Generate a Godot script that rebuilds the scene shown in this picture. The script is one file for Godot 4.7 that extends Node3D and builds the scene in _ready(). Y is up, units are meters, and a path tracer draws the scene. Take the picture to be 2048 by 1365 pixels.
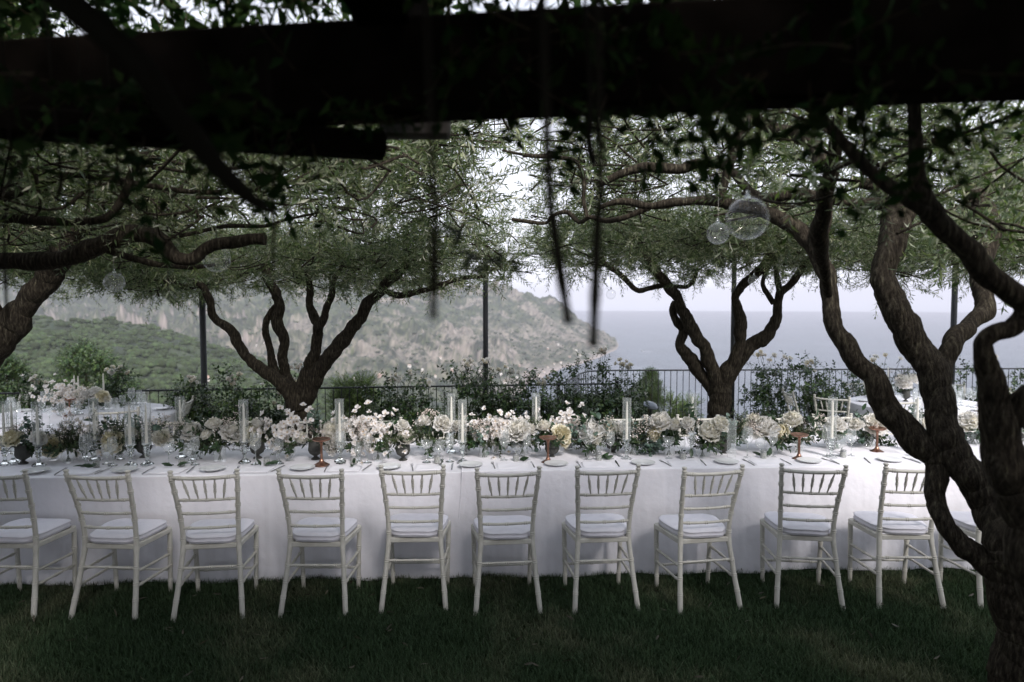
extends Node3D
# A long banquet table under trained olive trees on a terrace above the sea.
# World: y up, metres; the camera stands at the origin and looks towards -z.  "d" below is the distance along -z.

const EYE := Vector3(0, 1.93, 0)
const FOCAL := 1365.0            # focal length of the 24 mm lens in pixels of a 2048 x 1365 frame
const EYE_ROW := 606.0           # row of the eye level in that frame
const YAW := 0.0506              # the long table is turned by 2.9 degrees
const TOP := 0.745               # height of the long table's cloth
const SEA := -300.0

var rng := RandomNumberGenerator.new()
var used := {}
var mats := {}
var tilt := 0.0
var fine_noise := FastNoiseLite.new()

# ------------------------------------------------------------------ mesh builder
class MB:
	var v := PackedVector3Array()
	var c := PackedColorArray()
	var ix := PackedInt32Array()
	var col := Color(1, 1, 1)
	var colored := false
	func add(p: Vector3) -> int:
		v.append(p)
		c.append(col)
		return v.size() - 1
	func tri(a: int, b: int, d: int) -> void:
		ix.append(a); ix.append(b); ix.append(d)
	func quad(a: int, b: int, d: int, e: int) -> void:      # seen from outside: a lower left, b upper left, d upper right, e lower right
		ix.append(a); ix.append(b); ix.append(d)
		ix.append(a); ix.append(d); ix.append(e)
	func mesh(flat := false) -> ArrayMesh:
		var pv := v
		var pc := c
		var pi := ix
		if flat:
			pv = PackedVector3Array(); pc = PackedColorArray(); pi = PackedInt32Array()
			for k in ix.size():
				pv.append(v[ix[k]]); pc.append(c[ix[k]]); pi.append(k)
		var n := PackedVector3Array()
		n.resize(pv.size())
		for k in range(0, pi.size(), 3):
			var a := pi[k]; var b := pi[k + 1]; var d := pi[k + 2]
			var f := (pv[d] - pv[a]).cross(pv[b] - pv[a])
			n[a] += f; n[b] += f; n[d] += f
		for k in n.size():
			n[k] = n[k].normalized() if n[k].length_squared() > 1e-20 else Vector3.UP
		var arr := []
		arr.resize(Mesh.ARRAY_MAX)
		arr[Mesh.ARRAY_VERTEX] = pv
		arr[Mesh.ARRAY_NORMAL] = n
		if colored:
			arr[Mesh.ARRAY_COLOR] = pc
		arr[Mesh.ARRAY_INDEX] = pi
		var m := ArrayMesh.new()
		m.add_surface_from_arrays(Mesh.PRIMITIVE_TRIANGLES, arr)
		return m

# a tube along points with a radius at each; caps at both ends
func tube(b: MB, pts: Array, radii: Array, sides := 8, caps := true, rough := 0.0, freq := 9.0) -> void:
	var n := pts.size()
	var up := Vector3.UP
	var t0: Vector3 = (pts[1] - pts[0]).normalized()
	if absf(t0.dot(up)) > 0.9:
		up = Vector3.RIGHT
	var nn := (up - t0 * up.dot(t0)).normalized()
	var first := b.v.size()
	for i in n:
		var t: Vector3 = (pts[mini(i + 1, n - 1)] - pts[maxi(i - 1, 0)]).normalized()
		nn = (nn - t * nn.dot(t)).normalized()
		var bb := t.cross(nn)
		for s in sides:
			var a := TAU * s / sides
			var dir := nn * cos(a) + bb * sin(a)
			var r: float = radii[i]
			if rough > 0.0:
				var q: Vector3 = pts[i] + dir * r
				r *= 1.0 + rough * fine_noise.get_noise_3d(q.x * freq * 10.0, q.y * freq * 5.0, q.z * freq * 10.0) + rough * 0.7 * fine_noise.get_noise_3d(q.x * freq * 3.0 + 90.0, q.y * freq * 2.0, q.z * freq * 3.0)
			b.add(pts[i] + dir * r)
	for i in n - 1:
		for s in sides:
			var s2 := (s + 1) % sides
			var p := first + i * sides
			b.quad(p + s, p + sides + s, p + sides + s2, p + s2)
	if caps:
		var lo := b.add(pts[0])
		var hi := b.add(pts[n - 1])
		for s in sides:
			var s2 := (s + 1) % sides
			b.tri(lo, first + s, first + s2)
			b.tri(hi, first + (n - 1) * sides + s2, first + (n - 1) * sides + s)

# a lathed shape round the y axis through at; profile: [radius, height] from the outside bottom upwards
func lathe(b: MB, prof: Array, sides := 20, at := Vector3.ZERO) -> void:
	var first := b.v.size()
	for p in prof:
		for s in sides:
			var a := TAU * s / sides
			b.add(at + Vector3(p[0] * cos(a), p[1], -p[0] * sin(a)))
	for i in prof.size() - 1:
		for s in sides:
			var s2 := (s + 1) % sides
			var p := first + i * sides
			b.quad(p + s, p + sides + s, p + sides + s2, p + s2)

func box(b: MB, x: Transform3D, size: Vector3, bevel := 0.0) -> void:
	var h := size * 0.5
	if bevel <= 0.0:
		var k := []
		for sx in [-1, 1]:
			for sy in [-1, 1]:
				for sz in [-1, 1]:
					k.append(b.add(x * Vector3(h.x * sx, h.y * sy, h.z * sz)))
		# index: sx*4 + sy*2 + sz
		b.quad(k[1], k[3], k[7], k[5])   # +z
		b.quad(k[4], k[6], k[2], k[0])   # -z
		b.quad(k[5], k[7], k[6], k[4])   # +x
		b.quad(k[0], k[2], k[3], k[1])   # -x
		b.quad(k[3], k[2], k[6], k[7])   # +y
		b.quad(k[0], k[1], k[5], k[4])   # -y
		return
	# chamfered: an octagonal prism along the longest axis, with chamfered ends
	var ax := size.max_axis_index()
	var perm := Basis.IDENTITY
	if ax == 0:
		perm = Basis(Vector3(0, 1, 0), Vector3(1, 0, 0), Vector3(0, 0, -1))
	elif ax == 2:
		perm = Basis(Vector3(1, 0, 0), Vector3(0, 0, 1), Vector3(0, -1, 0))
	var l := perm.transposed() * h
	l = l.abs()
	var first := b.v.size()
	var rings := [[-l.y, bevel], [-l.y + bevel, 0.0], [l.y - bevel, 0.0], [l.y, bevel]]
	for r in rings:
		var hx: float = l.x - r[1]
		var hz: float = l.z - r[1]
		var e := bevel
		for q in [[hx, hz - e], [hx - e, hz], [-hx + e, hz], [-hx, hz - e], [-hx, -hz + e], [-hx + e, -hz], [hx - e, -hz], [hx, -hz + e]]:
			b.add(x * (perm * Vector3(q[0], r[0], q[1])))
	for i in 3:
		for s in 8:
			var s2 := (s + 1) % 8
			var p := first + i * 8
			b.quad(p + s2, p + 8 + s2, p + 8 + s, p + s)
	for s in range(1, 7):
		b.tri(first, first + s, first + s + 1)
		b.tri(first + 24, first + 24 + s + 1, first + 24 + s)

func spline(pts: Array, per: int) -> Array:
	var out := []
	var n := pts.size()
	for i in n - 1:
		var a = pts[maxi(i - 1, 0)]; var p = pts[i]; var q = pts[i + 1]; var z = pts[mini(i + 2, n - 1)]
		for k in per:
			var t := float(k) / per
			out.append(0.5 * ((2.0 * p) + (q - a) * t + (2.0 * a - 5.0 * p + 4.0 * q - z) * t * t + (3.0 * p - a - 3.0 * q + z) * t * t * t))
	out.append(pts[n - 1])
	return out

# ------------------------------------------------------------------ places
func ray(u: float, v: float) -> Vector3:           # direction with z = -1 through a place of the frame
	var y := -(v - 682.5) / FOCAL
	var dir := Vector3((u - 1024.0) / FOCAL, y * cos(tilt) - sin(tilt), -(cos(tilt) + y * sin(tilt)))
	return dir / -dir.z

func at(u: float, v: float, d: float) -> Vector3:
	return EYE + ray(u, v) * d

func on_level(u: float, v: float, y: float) -> Vector3:
	var r := ray(u, v)
	return EYE + r * ((y - EYE.y) / r.y)

func ground(x: float, d: float) -> float:
	return -0.03 * maxf(0.0, d - 4.3) + 0.012 * fine_noise.get_noise_2d(x * 14.0, d * 14.0)

func tab(s: float, w: float, h: float) -> Vector3:   # along the table, away from its near edge, up
	return Vector3(s * cos(YAW) - w * sin(YAW), h, -4.75 - s * sin(YAW) - w * cos(YAW))

# ------------------------------------------------------------------ naming
func numbered(called: String, under: Node = null) -> String:
	var key := called if under == null else str(under.get_instance_id()) + called
	if not used.has(key):
		used[key] = 0
		return called
	used[key] += 1
	return "%s_%03d" % [called, used[key]]

func tag(o: Node3D, label := "", category := "", group := "", kind := "") -> Node3D:
	if label: o.set_meta("label", label)
	if category: o.set_meta("category", category)
	if group: o.set_meta("group", group)
	if kind: o.set_meta("kind", kind)
	return o

func thing(called: String, label: String, category: String, pos := Vector3.ZERO, turn := 0.0, group := "") -> Node3D:
	var o := Node3D.new()
	o.name = numbered(called)
	add_child(o)
	o.position = pos
	o.rotation.y = turn
	tag(o, label, category, group)
	return o

func part(called: String, m: Mesh, mat: Material, parent: Node3D, pos := Vector3.ZERO) -> MeshInstance3D:
	var o := MeshInstance3D.new()
	o.name = numbered(called, parent)
	o.mesh = m
	o.material_override = mat
	parent.add_child(o, true)
	o.position = pos
	return o

func solo(called: String, m: Mesh, mat: Material, label: String, category: String, pos := Vector3.ZERO, turn := 0.0, group := "") -> MeshInstance3D:
	var o := MeshInstance3D.new()
	o.name = numbered(called)
	o.mesh = m
	o.material_override = mat
	add_child(o)
	o.position = pos
	o.rotation.y = turn
	tag(o, label, category, group)
	return o

func struct(called: String, m: Mesh, mat: Material) -> MeshInstance3D:
	var o := MeshInstance3D.new()
	o.name = numbered(called)
	o.mesh = m
	o.material_override = mat
	add_child(o)
	o.set_meta("kind", "structure")
	return o

func scatter(called: String, m: Mesh, mat: Material, xs: Array, tints: Array, parent: Node3D) -> MultiMeshInstance3D:
	var mm := MultiMesh.new()
	mm.transform_format = MultiMesh.TRANSFORM_3D
	mm.use_colors = tints.size() > 0
	mm.mesh = m
	mm.instance_count = xs.size()
	for i in xs.size():
		mm.set_instance_transform(i, xs[i])
		if tints.size() > 0:
			mm.set_instance_color(i, tints[i])
	var o := MultiMeshInstance3D.new()
	o.name = numbered(called, parent if parent != self else null)
	o.multimesh = mm
	o.material_override = mat
	parent.add_child(o, true)
	o.set_meta("kind", "stuff")
	return o

func copy_of(o: Node3D, label: String, pos: Vector3, turn := 0.0, called := "") -> Node3D:
	var r: Node3D = o.duplicate()
	var base: String = called if called else String(o.name).rstrip("0123456789").trim_suffix("_")
	r.name = numbered(base)
	add_child(r)
	r.position = pos
	r.rotation.y = turn
	r.set_meta("label", label)
	return r

const ORD := ["first", "second", "third", "fourth", "fifth", "sixth", "seventh", "eighth", "ninth", "tenth", "eleventh", "twelfth", "thirteenth", "fourteenth", "fifteenth", "sixteenth", "seventeenth", "eighteenth", "nineteenth", "twentieth", "twenty-first", "twenty-second", "twenty-third", "twenty-fourth", "twenty-fifth", "twenty-sixth", "twenty-seventh", "twenty-eighth", "twenty-ninth", "thirtieth"]

# ------------------------------------------------------------------ materials
func lin(r: float, g: float, b: float, a := 1.0) -> Color:
	var c := Color(r, g, b).linear_to_srgb()
	c.a = a
	return c

func noise_tex(seed_: int, freq: float, ramp: Array, w := 512, kind := FastNoiseLite.TYPE_SIMPLEX_SMOOTH, oct := 5, normal := false, bump := 4.0) -> NoiseTexture2D:
	var n := FastNoiseLite.new()
	n.seed = seed_
	n.frequency = freq
	n.noise_type = kind
	n.fractal_octaves = oct
	var t := NoiseTexture2D.new()
	t.width = w
	t.height = w
	t.seamless = true
	t.noise = n
	if normal:
		t.as_normal_map = true
		t.bump_strength = bump
	elif ramp.size():
		var g := Gradient.new()
		var off := PackedFloat32Array()
		var cols := PackedColorArray()
		for r in ramp:
			off.append(r[0]); cols.append(r[1])
		g.offsets = off
		g.colors = cols
		t.color_ramp = g
	return t

func plain(key: String, c: Color, rough := 0.6, metal := 0.0) -> StandardMaterial3D:
	if mats.has(key):
		return mats[key]
	var m := StandardMaterial3D.new()
	m.resource_name = key
	m.albedo_color = c
	m.roughness = rough
	m.metallic = metal
	mats[key] = m
	return m

func leafy(key: String, rough := 0.5, back := 0.35, tint := Color(0.6, 0.8, 0.3)) -> StandardMaterial3D:
	if mats.has(key):
		return mats[key]
	var m := plain(key, Color.WHITE, rough)
	m.vertex_color_use_as_albedo = true
	m.cull_mode = BaseMaterial3D.CULL_DISABLED
	if back > 0.0:
		m.backlight_enabled = true
		m.backlight = Color(tint.r * back * 2.0, tint.g * back * 2.0, tint.b * back * 2.0)
	return m

func textured(key: String, tex: Texture2D, nor: Texture2D, scale: float, rough := 0.8, world := true, nscale := 1.0) -> StandardMaterial3D:
	if mats.has(key):
		return mats[key]
	var m := plain(key, Color.WHITE, rough)
	m.albedo_texture = tex
	m.uv1_triplanar = true
	m.uv1_world_triplanar = world
	m.uv1_scale = Vector3.ONE * scale
	if nor:
		m.normal_enabled = true
		m.normal_texture = nor
		m.normal_scale = nscale
	return m

func glass_pane() -> StandardMaterial3D:
	if mats.has("glass_pane"):
		return mats["glass_pane"]
	var m := plain("glass_pane", Color(0.93, 0.96, 0.95, 0.06), 0.03)
	m.transparency = BaseMaterial3D.TRANSPARENCY_ALPHA
	return m

func globe_glass() -> StandardMaterial3D:
	if mats.has("globe_glass"):
		return mats["globe_glass"]
	var m := plain("globe_glass", Color(0.95, 0.97, 0.97, 0.04), 0.02)
	m.transparency = BaseMaterial3D.TRANSPARENCY_ALPHA
	m.metallic_specular = 0.42
	return m

func glass_solid() -> StandardMaterial3D:
	if mats.has("glass_solid"):
		return mats["glass_solid"]
	var m := plain("glass_solid", Color(0.97, 0.99, 0.98, 0.0), 0.02)
	m.transparency = BaseMaterial3D.TRANSPARENCY_ALPHA
	m.refraction_enabled = true
	m.refraction_scale = 0.05
	return m

func make_materials() -> void:
	var bark := textured("bark", noise_tex(3, 0.02, [[0.0, lin(0.012, 0.01, 0.008)], [0.45, lin(0.03, 0.025, 0.019)], [0.65, lin(0.052, 0.044, 0.033)], [0.8, lin(0.085, 0.075, 0.05)], [0.9, lin(0.15, 0.14, 0.1)], [1.0, lin(0.2, 0.17, 0.06)]], 512), noise_tex(4, 0.035, [], 512, FastNoiseLite.TYPE_SIMPLEX_SMOOTH, 5, true, 11.0), 2.2, 0.9)
	bark.uv1_scale = Vector3(6.0, 1.0, 6.0)
	textured("paint", noise_tex(7, 0.012, [[0.0, lin(0.46, 0.445, 0.385)], [0.5, lin(0.57, 0.555, 0.49)], [1.0, lin(0.63, 0.615, 0.55)]], 256), null, 3.0, 0.55, false)
	textured("cloth", noise_tex(9, 0.01, [[0.0, lin(0.72, 0.71, 0.74)], [1.0, lin(0.8, 0.79, 0.82)]], 256), noise_tex(10, 0.02, [], 512, FastNoiseLite.TYPE_SIMPLEX_SMOOTH, 4, true, 2.2), 0.9, 0.75, true, 0.55)
	textured("cushion", noise_tex(19, 0.02, [[0.0, lin(0.66, 0.65, 0.7)], [1.0, lin(0.74, 0.73, 0.77)]], 256), noise_tex(12, 0.02, [], 256, FastNoiseLite.TYPE_SIMPLEX_SMOOTH, 4, true, 2.0), 2.5, 0.8, false, 0.5)
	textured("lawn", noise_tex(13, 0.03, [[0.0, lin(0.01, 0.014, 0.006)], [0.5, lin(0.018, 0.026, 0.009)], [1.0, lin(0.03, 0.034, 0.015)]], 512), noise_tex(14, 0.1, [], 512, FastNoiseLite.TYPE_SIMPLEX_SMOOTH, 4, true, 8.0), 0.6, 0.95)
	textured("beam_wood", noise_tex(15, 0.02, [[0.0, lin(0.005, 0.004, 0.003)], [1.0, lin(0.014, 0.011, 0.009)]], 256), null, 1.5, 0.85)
	textured("urn_stone", noise_tex(16, 0.04, [[0.0, lin(0.035, 0.036, 0.032)], [1.0, lin(0.075, 0.077, 0.068)]], 256), noise_tex(17, 0.08, [], 256, FastNoiseLite.TYPE_SIMPLEX_SMOOTH, 4, true, 3.0), 6.0, 0.75, false)
	plain("iron", lin(0.022, 0.024, 0.026), 0.45, 0.3)
	var cop := plain("copper", lin(0.34, 0.19, 0.135), 0.32, 1.0)
	cop.roughness = 0.3
	plain("wax", lin(0.78, 0.75, 0.66), 0.5)
	plain("china", lin(0.74, 0.75, 0.74), 0.15)
	plain("napkin", lin(0.78, 0.77, 0.8), 0.85)
	plain("steel", lin(0.55, 0.55, 0.56), 0.25, 1.0)
	plain("card", lin(0.6, 0.6, 0.57), 0.8)
	textured("jar_print", noise_tex(23, 0.09, [[0.0, lin(0.03, 0.04, 0.03)], [0.42, lin(0.08, 0.1, 0.08)], [0.5, lin(0.5, 0.5, 0.48)], [1.0, lin(0.62, 0.62, 0.6)]], 128), null, 14.0, 0.5, false)
	plain("jar_grey", lin(0.35, 0.36, 0.36), 0.3, 0.6)
	plain("string", lin(0.3, 0.29, 0.26), 0.8)
	plain("stem_green", lin(0.03, 0.05, 0.018), 0.6)
	plain("bark_dark", lin(0.022, 0.02, 0.015), 0.9)
	plain("rafter", lin(0.1, 0.09, 0.08), 0.8)
	for k in ["bark", "bark_dark", "beam_wood", "rafter", "lawn", "stem_green"]:
		mats[k].metallic_specular = 0.12 if k != "beam_wood" else 0.04
	leafy("vine_leaf", 0.8, 0.2, Color(0.5, 0.85, 0.2)).metallic_specular = 0.1
	leafy("petal", 0.6, 0.45, Color(1, 0.98, 0.93))
	leafy("olive_leaf", 0.42, 0.45, Color(0.75, 0.9, 0.4))
	leafy("leaf", 0.4, 0.22, Color(0.5, 0.85, 0.2))
	leafy("grass", 0.8, 0.25, Color(0.6, 0.9, 0.3)).metallic_specular = 0.15

# ------------------------------------------------------------------ leaves and flowers
func leaf(b: MB, x: Transform3D, l: float, w: float, fold := 0.25, droop := 0.1, wide := 0.45, rich := false) -> void:
	# grows along +y from the origin of x, its upper face towards +z
	if not rich:
		var p0 := b.add(x.origin)
		var z := -droop * l * wide * wide
		var pl := b.add(x * Vector3(-w * 0.5, l * wide, z + fold * w * 0.5))
		var pc := b.add(x * Vector3(0, l * wide, z))
		var pr := b.add(x * Vector3(w * 0.5, l * wide, z + fold * w * 0.5))
		var pt := b.add(x * Vector3(0, l, -droop * l))
		b.tri(p0, pl, pc); b.tri(p0, pc, pr); b.tri(pl, pt, pc); b.tri(pc, pt, pr)
		return
	var st := [[0.0, 0.12], [0.25, 0.78], [wide, 1.0], [0.72, 0.74], [0.9, 0.36], [1.0, 0.03]]
	var base := b.v.size()
	for s in st:
		var y: float = s[0]
		var h: float = w * 0.5 * s[1]
		var z := -droop * l * y * y
		b.add(x * Vector3(-h, l * y, z + fold * h)); b.add(x * Vector3(0, l * y, z)); b.add(x * Vector3(h, l * y, z + fold * h))
	for k in st.size() - 1:
		var p := base + k * 3
		b.quad(p, p + 3, p + 4, p + 1)
		b.quad(p + 1, p + 4, p + 5, p + 2)

func facing(pos: Vector3, dir: Vector3, roll := 0.0) -> Transform3D:   # +y along dir
	var y := dir.normalized()
	var a := Vector3.UP if absf(y.y) < 0.95 else Vector3.RIGHT
	var z := (a - y * a.dot(y)).normalized()
	var bs := Basis(y.cross(z), y, z)
	return Transform3D(bs.rotated(y, roll) if roll != 0.0 else bs, pos)

func sprig(seed_: int, length: float, n: int, ll: float, lw: float, cols: Array, way := "spiral", lean := 55.0, bend := 0.15, wide := 0.45, rich := false, twig := 0.0016) -> ArrayMesh:
	var r := RandomNumberGenerator.new()
	r.seed = seed_
	var b := MB.new()
	b.colored = true
	var pts := []
	var q := Vector3(r.randf_range(-1, 1), 0, r.randf_range(-1, 1)) * bend
	for k in 6:
		var t := k / 5.0
		pts.append(Vector3(q.x * t * t * length, t * length * (1.0 - 0.15 * bend * t), q.z * t * t * length))
	b.col = Color(0.09, 0.07, 0.045)
	tube(b, pts, [twig, twig, twig * 0.9, twig * 0.8, twig * 0.7, twig * 0.5], 3, false)
	for k in n:
		var t := 0.12 + 0.88 * k / maxf(1.0, n - 1.0)
		var az := k * 2.4
		if way == "opposite":
			t = 0.12 + 0.88 * float(k / 2) / maxf(1.0, n / 2 - 1)
			az = (k % 2) * PI + float(k / 2) * 1.57
		elif way == "pinnate":
			t = 0.15 + 0.85 * float(k / 2) / maxf(1.0, n / 2 - 1)
			az = (k % 2) * PI
		az += r.randf_range(-0.35, 0.35)
		var seg := clampf(t, 0, 1) * 5.0
		var i := mini(int(seg), 4)
		var p: Vector3 = pts[i].lerp(pts[i + 1], seg - i)
		var ax: Vector3 = (pts[i + 1] - pts[i]).normalized()
		var fr := facing(p, ax)
		var out := fr.basis.x * cos(az) + fr.basis.z * sin(az)
		var a := deg_to_rad(lean * r.randf_range(0.75, 1.25)) * (1.0 - 0.5 * maxf(0, t - 0.7))
		var dir := ax * cos(a) + out * sin(a)
		var side := dir.cross(ax).normalized()
		if side.length() < 0.5:
			side = fr.basis.x
		var up := side.cross(dir).normalized()
		var bs := Basis(side, dir, -side.cross(dir) if false else up)
		bs = bs.rotated(dir, r.randf_range(-0.7, 0.7))
		var sc := r.randf_range(0.75, 1.15) * (1.0 - 0.3 * t * t)
		var c: Color = cols[r.randi() % cols.size()]
		var m := r.randf_range(0.85, 1.15)
		b.col = Color(c.r * m, c.g * m, c.b * m)
		leaf(b, Transform3D(bs, p), ll * sc, lw * sc, 0.3, r.randf_range(0.0, 0.25), wide, rich)
	return b.mesh()

func petal(b: MB, x: Transform3D, l: float, w: float, phi: float, curl: float, cup: float, c0: Color, c1: Color, ruff: float, r: RandomNumberGenerator, rows := 4, cols := 4) -> void:
	var first := b.v.size()
	var p := Vector2.ZERO
	var ph := phi
	var off := r.randf() * 10.0
	for i in rows + 1:
		var s := float(i) / rows
		var wd := w * (0.3 + 0.7 * sin(PI * clampf(0.12 + 0.66 * s, 0, 1)))
		if i == rows: wd *= 0.82
		var nrm := Vector2(-cos(ph), sin(ph))
		for j in cols + 1:
			var t := 2.0 * j / cols - 1.0
			var wob := ruff * l * s * s * sin(off + t * 5.0) + ruff * l * 0.5 * s * r.randf_range(-1, 1)
			var q: Vector2 = p + nrm * (cup * t * t * wd * 0.5 + wob)
			var notch := 0.0
			if i == rows: notch = l * (0.1 * t * t + ruff * r.randf_range(-0.3, 0.5))
			q -= Vector2(sin(ph), cos(ph)) * notch
			b.col = c0.lerp(c1, s)
			b.add(x * Vector3(q.x, q.y, t * wd * 0.5))
		ph -= curl / rows
		p += Vector2(sin(ph), cos(ph)) * l / rows
	for i in rows:
		for j in cols:
			var k := first + i * (cols + 1) + j
			b.quad(k, k + cols + 1, k + cols + 2, k + 1)

func peony_mesh(seed_: int, open: float, pale: Color, heart: Color) -> ArrayMesh:    # about 12 cm across, opening along +y, its base at the origin
	var r := RandomNumberGenerator.new()
	r.seed = seed_
	var b := MB.new()
	b.colored = true
	var whorls := [[9, 0.056, 0.05, 1.6, 0.55, 0.35, 0.004], [11, 0.056, 0.042, 1.32, 0.6, 0.45, 0.007], [15, 0.056, 0.032, 1.02, 0.6, 0.5, 0.01], [17, 0.055, 0.026, 0.74, 0.55, 0.55, 0.012], [17, 0.054, 0.022, 0.48, 0.5, 0.55, 0.014], [14, 0.05, 0.018, 0.24, 0.4, 0.6, 0.016]]
	for w in whorls.size():
		var q = whorls[w]
		for k in q[0]:
			var a: float = TAU * k / q[0] + w * 0.55 + r.randf_range(-0.2, 0.2)
			var sc := r.randf_range(0.85, 1.12)
			var x := Transform3D(Basis(Vector3.UP, a), Vector3.ZERO).translated_local(Vector3(0.006, q[6], 0))
			var c0 := pale.lerp(heart, clampf(0.1 + 0.2 * w, 0, 1))
			var c1 := pale.lerp(heart, clampf(-0.1 + 0.13 * w, 0, 1))
			petal(b, x, q[1] * sc, q[2] * sc, q[3] * open + r.randf_range(-0.15, 0.15), q[4], q[5], c0, c1, 0.085 + 0.02 * w, r)
	return b.mesh()

func rose_mesh(seed_: int, pale: Color, heart: Color) -> ArrayMesh:       # about 6 cm across
	var r := RandomNumberGenerator.new()
	r.seed = seed_
	var b := MB.new()
	b.colored = true
	for q in [[6, 0.032, 0.034, 1.35, 0.5], [6, 0.028, 0.028, 0.85, 0.6], [5, 0.025, 0.022, 0.4, 0.5]]:
		for k in q[0]:
			var x := Transform3D(Basis(Vector3.UP, TAU * k / q[0] + r.randf_range(-0.3, 0.3)), Vector3(0, 0.002, 0))
			petal(b, x, q[1] * r.randf_range(0.9, 1.1), q[2], q[3] + r.randf_range(-0.2, 0.2), q[4], 0.4, heart, pale, 0.06, r, 3, 3)
	b.col = Color(0.04, 0.07, 0.02)
	tube(b, [Vector3(0, -0.05, 0), Vector3(0, -0.01, 0), Vector3(0, 0.006, 0)], [0.0025, 0.003, 0.008], 5, false)
	return b.mesh()

func orchid_mesh(seed_: int) -> ArrayMesh:      # a flat five-petalled bloom about 7 cm across, facing +y
	var r := RandomNumberGenerator.new()
	r.seed = seed_
	var b := MB.new()
	b.colored = true
	var white := Color(0.9, 0.89, 0.9)
	var blush := Color(0.85, 0.82, 0.8)
	for k in 5:
		var wide := 0.04 if k == 1 or k == 4 else 0.024
		var x := Transform3D(Basis(Vector3.UP, TAU * k / 5.0 + r.randf_range(-0.1, 0.1)), Vector3.ZERO)
		petal(b, x, 0.038, wide, 1.2 + r.randf_range(-0.45, 0.45), r.randf_range(-0.3, 0.9), 0.35, blush, white, 0.1, r, 4, 4)
	for k in 3:
		var x := Transform3D(Basis(Vector3.UP, TAU * k / 3.0 + 0.4), Vector3(0, 0.003, 0))
		petal(b, x, 0.014, 0.01, 0.6, 0.7, 0.5, Color(0.7, 0.45, 0.08), Color(0.75, 0.62, 0.3), 0.05, r, 3, 3)
	return b.mesh()

func bud_sprig(seed_: int, c: Color) -> ArrayMesh:        # a branched stem of small buds
	var r := RandomNumberGenerator.new()
	r.seed = seed_
	var b := MB.new()
	b.colored = true
	b.col = Color(0.05, 0.06, 0.02)
	tube(b, [Vector3.ZERO, Vector3(0, 0.05, 0)], [0.0012, 0.001], 3, false)
	for k in 13:
		var a := k * 2.4
		var e := Vector3(cos(a) * 0.02 * sqrt(k / 4.0), 0.055 + r.randf_range(0.0, 0.035), sin(a) * 0.02 * sqrt(k / 4.0))
		b.col = Color(0.06, 0.07, 0.025)
		tube(b, [Vector3(0, 0.04, 0), e], [0.0007, 0.0006], 3, false)
		var m := r.randf_range(0.75, 1.1)
		b.col = Color(c.r * m, c.g * m, c.b * m)
		var s := r.randf_range(0.003, 0.0055)
		lathe(b, [[0.0, -s], [s, -0.2 * s], [s * 0.9, s * 0.5], [0.0, s * 1.1]], 6, e)
	return b.mesh()

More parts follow.
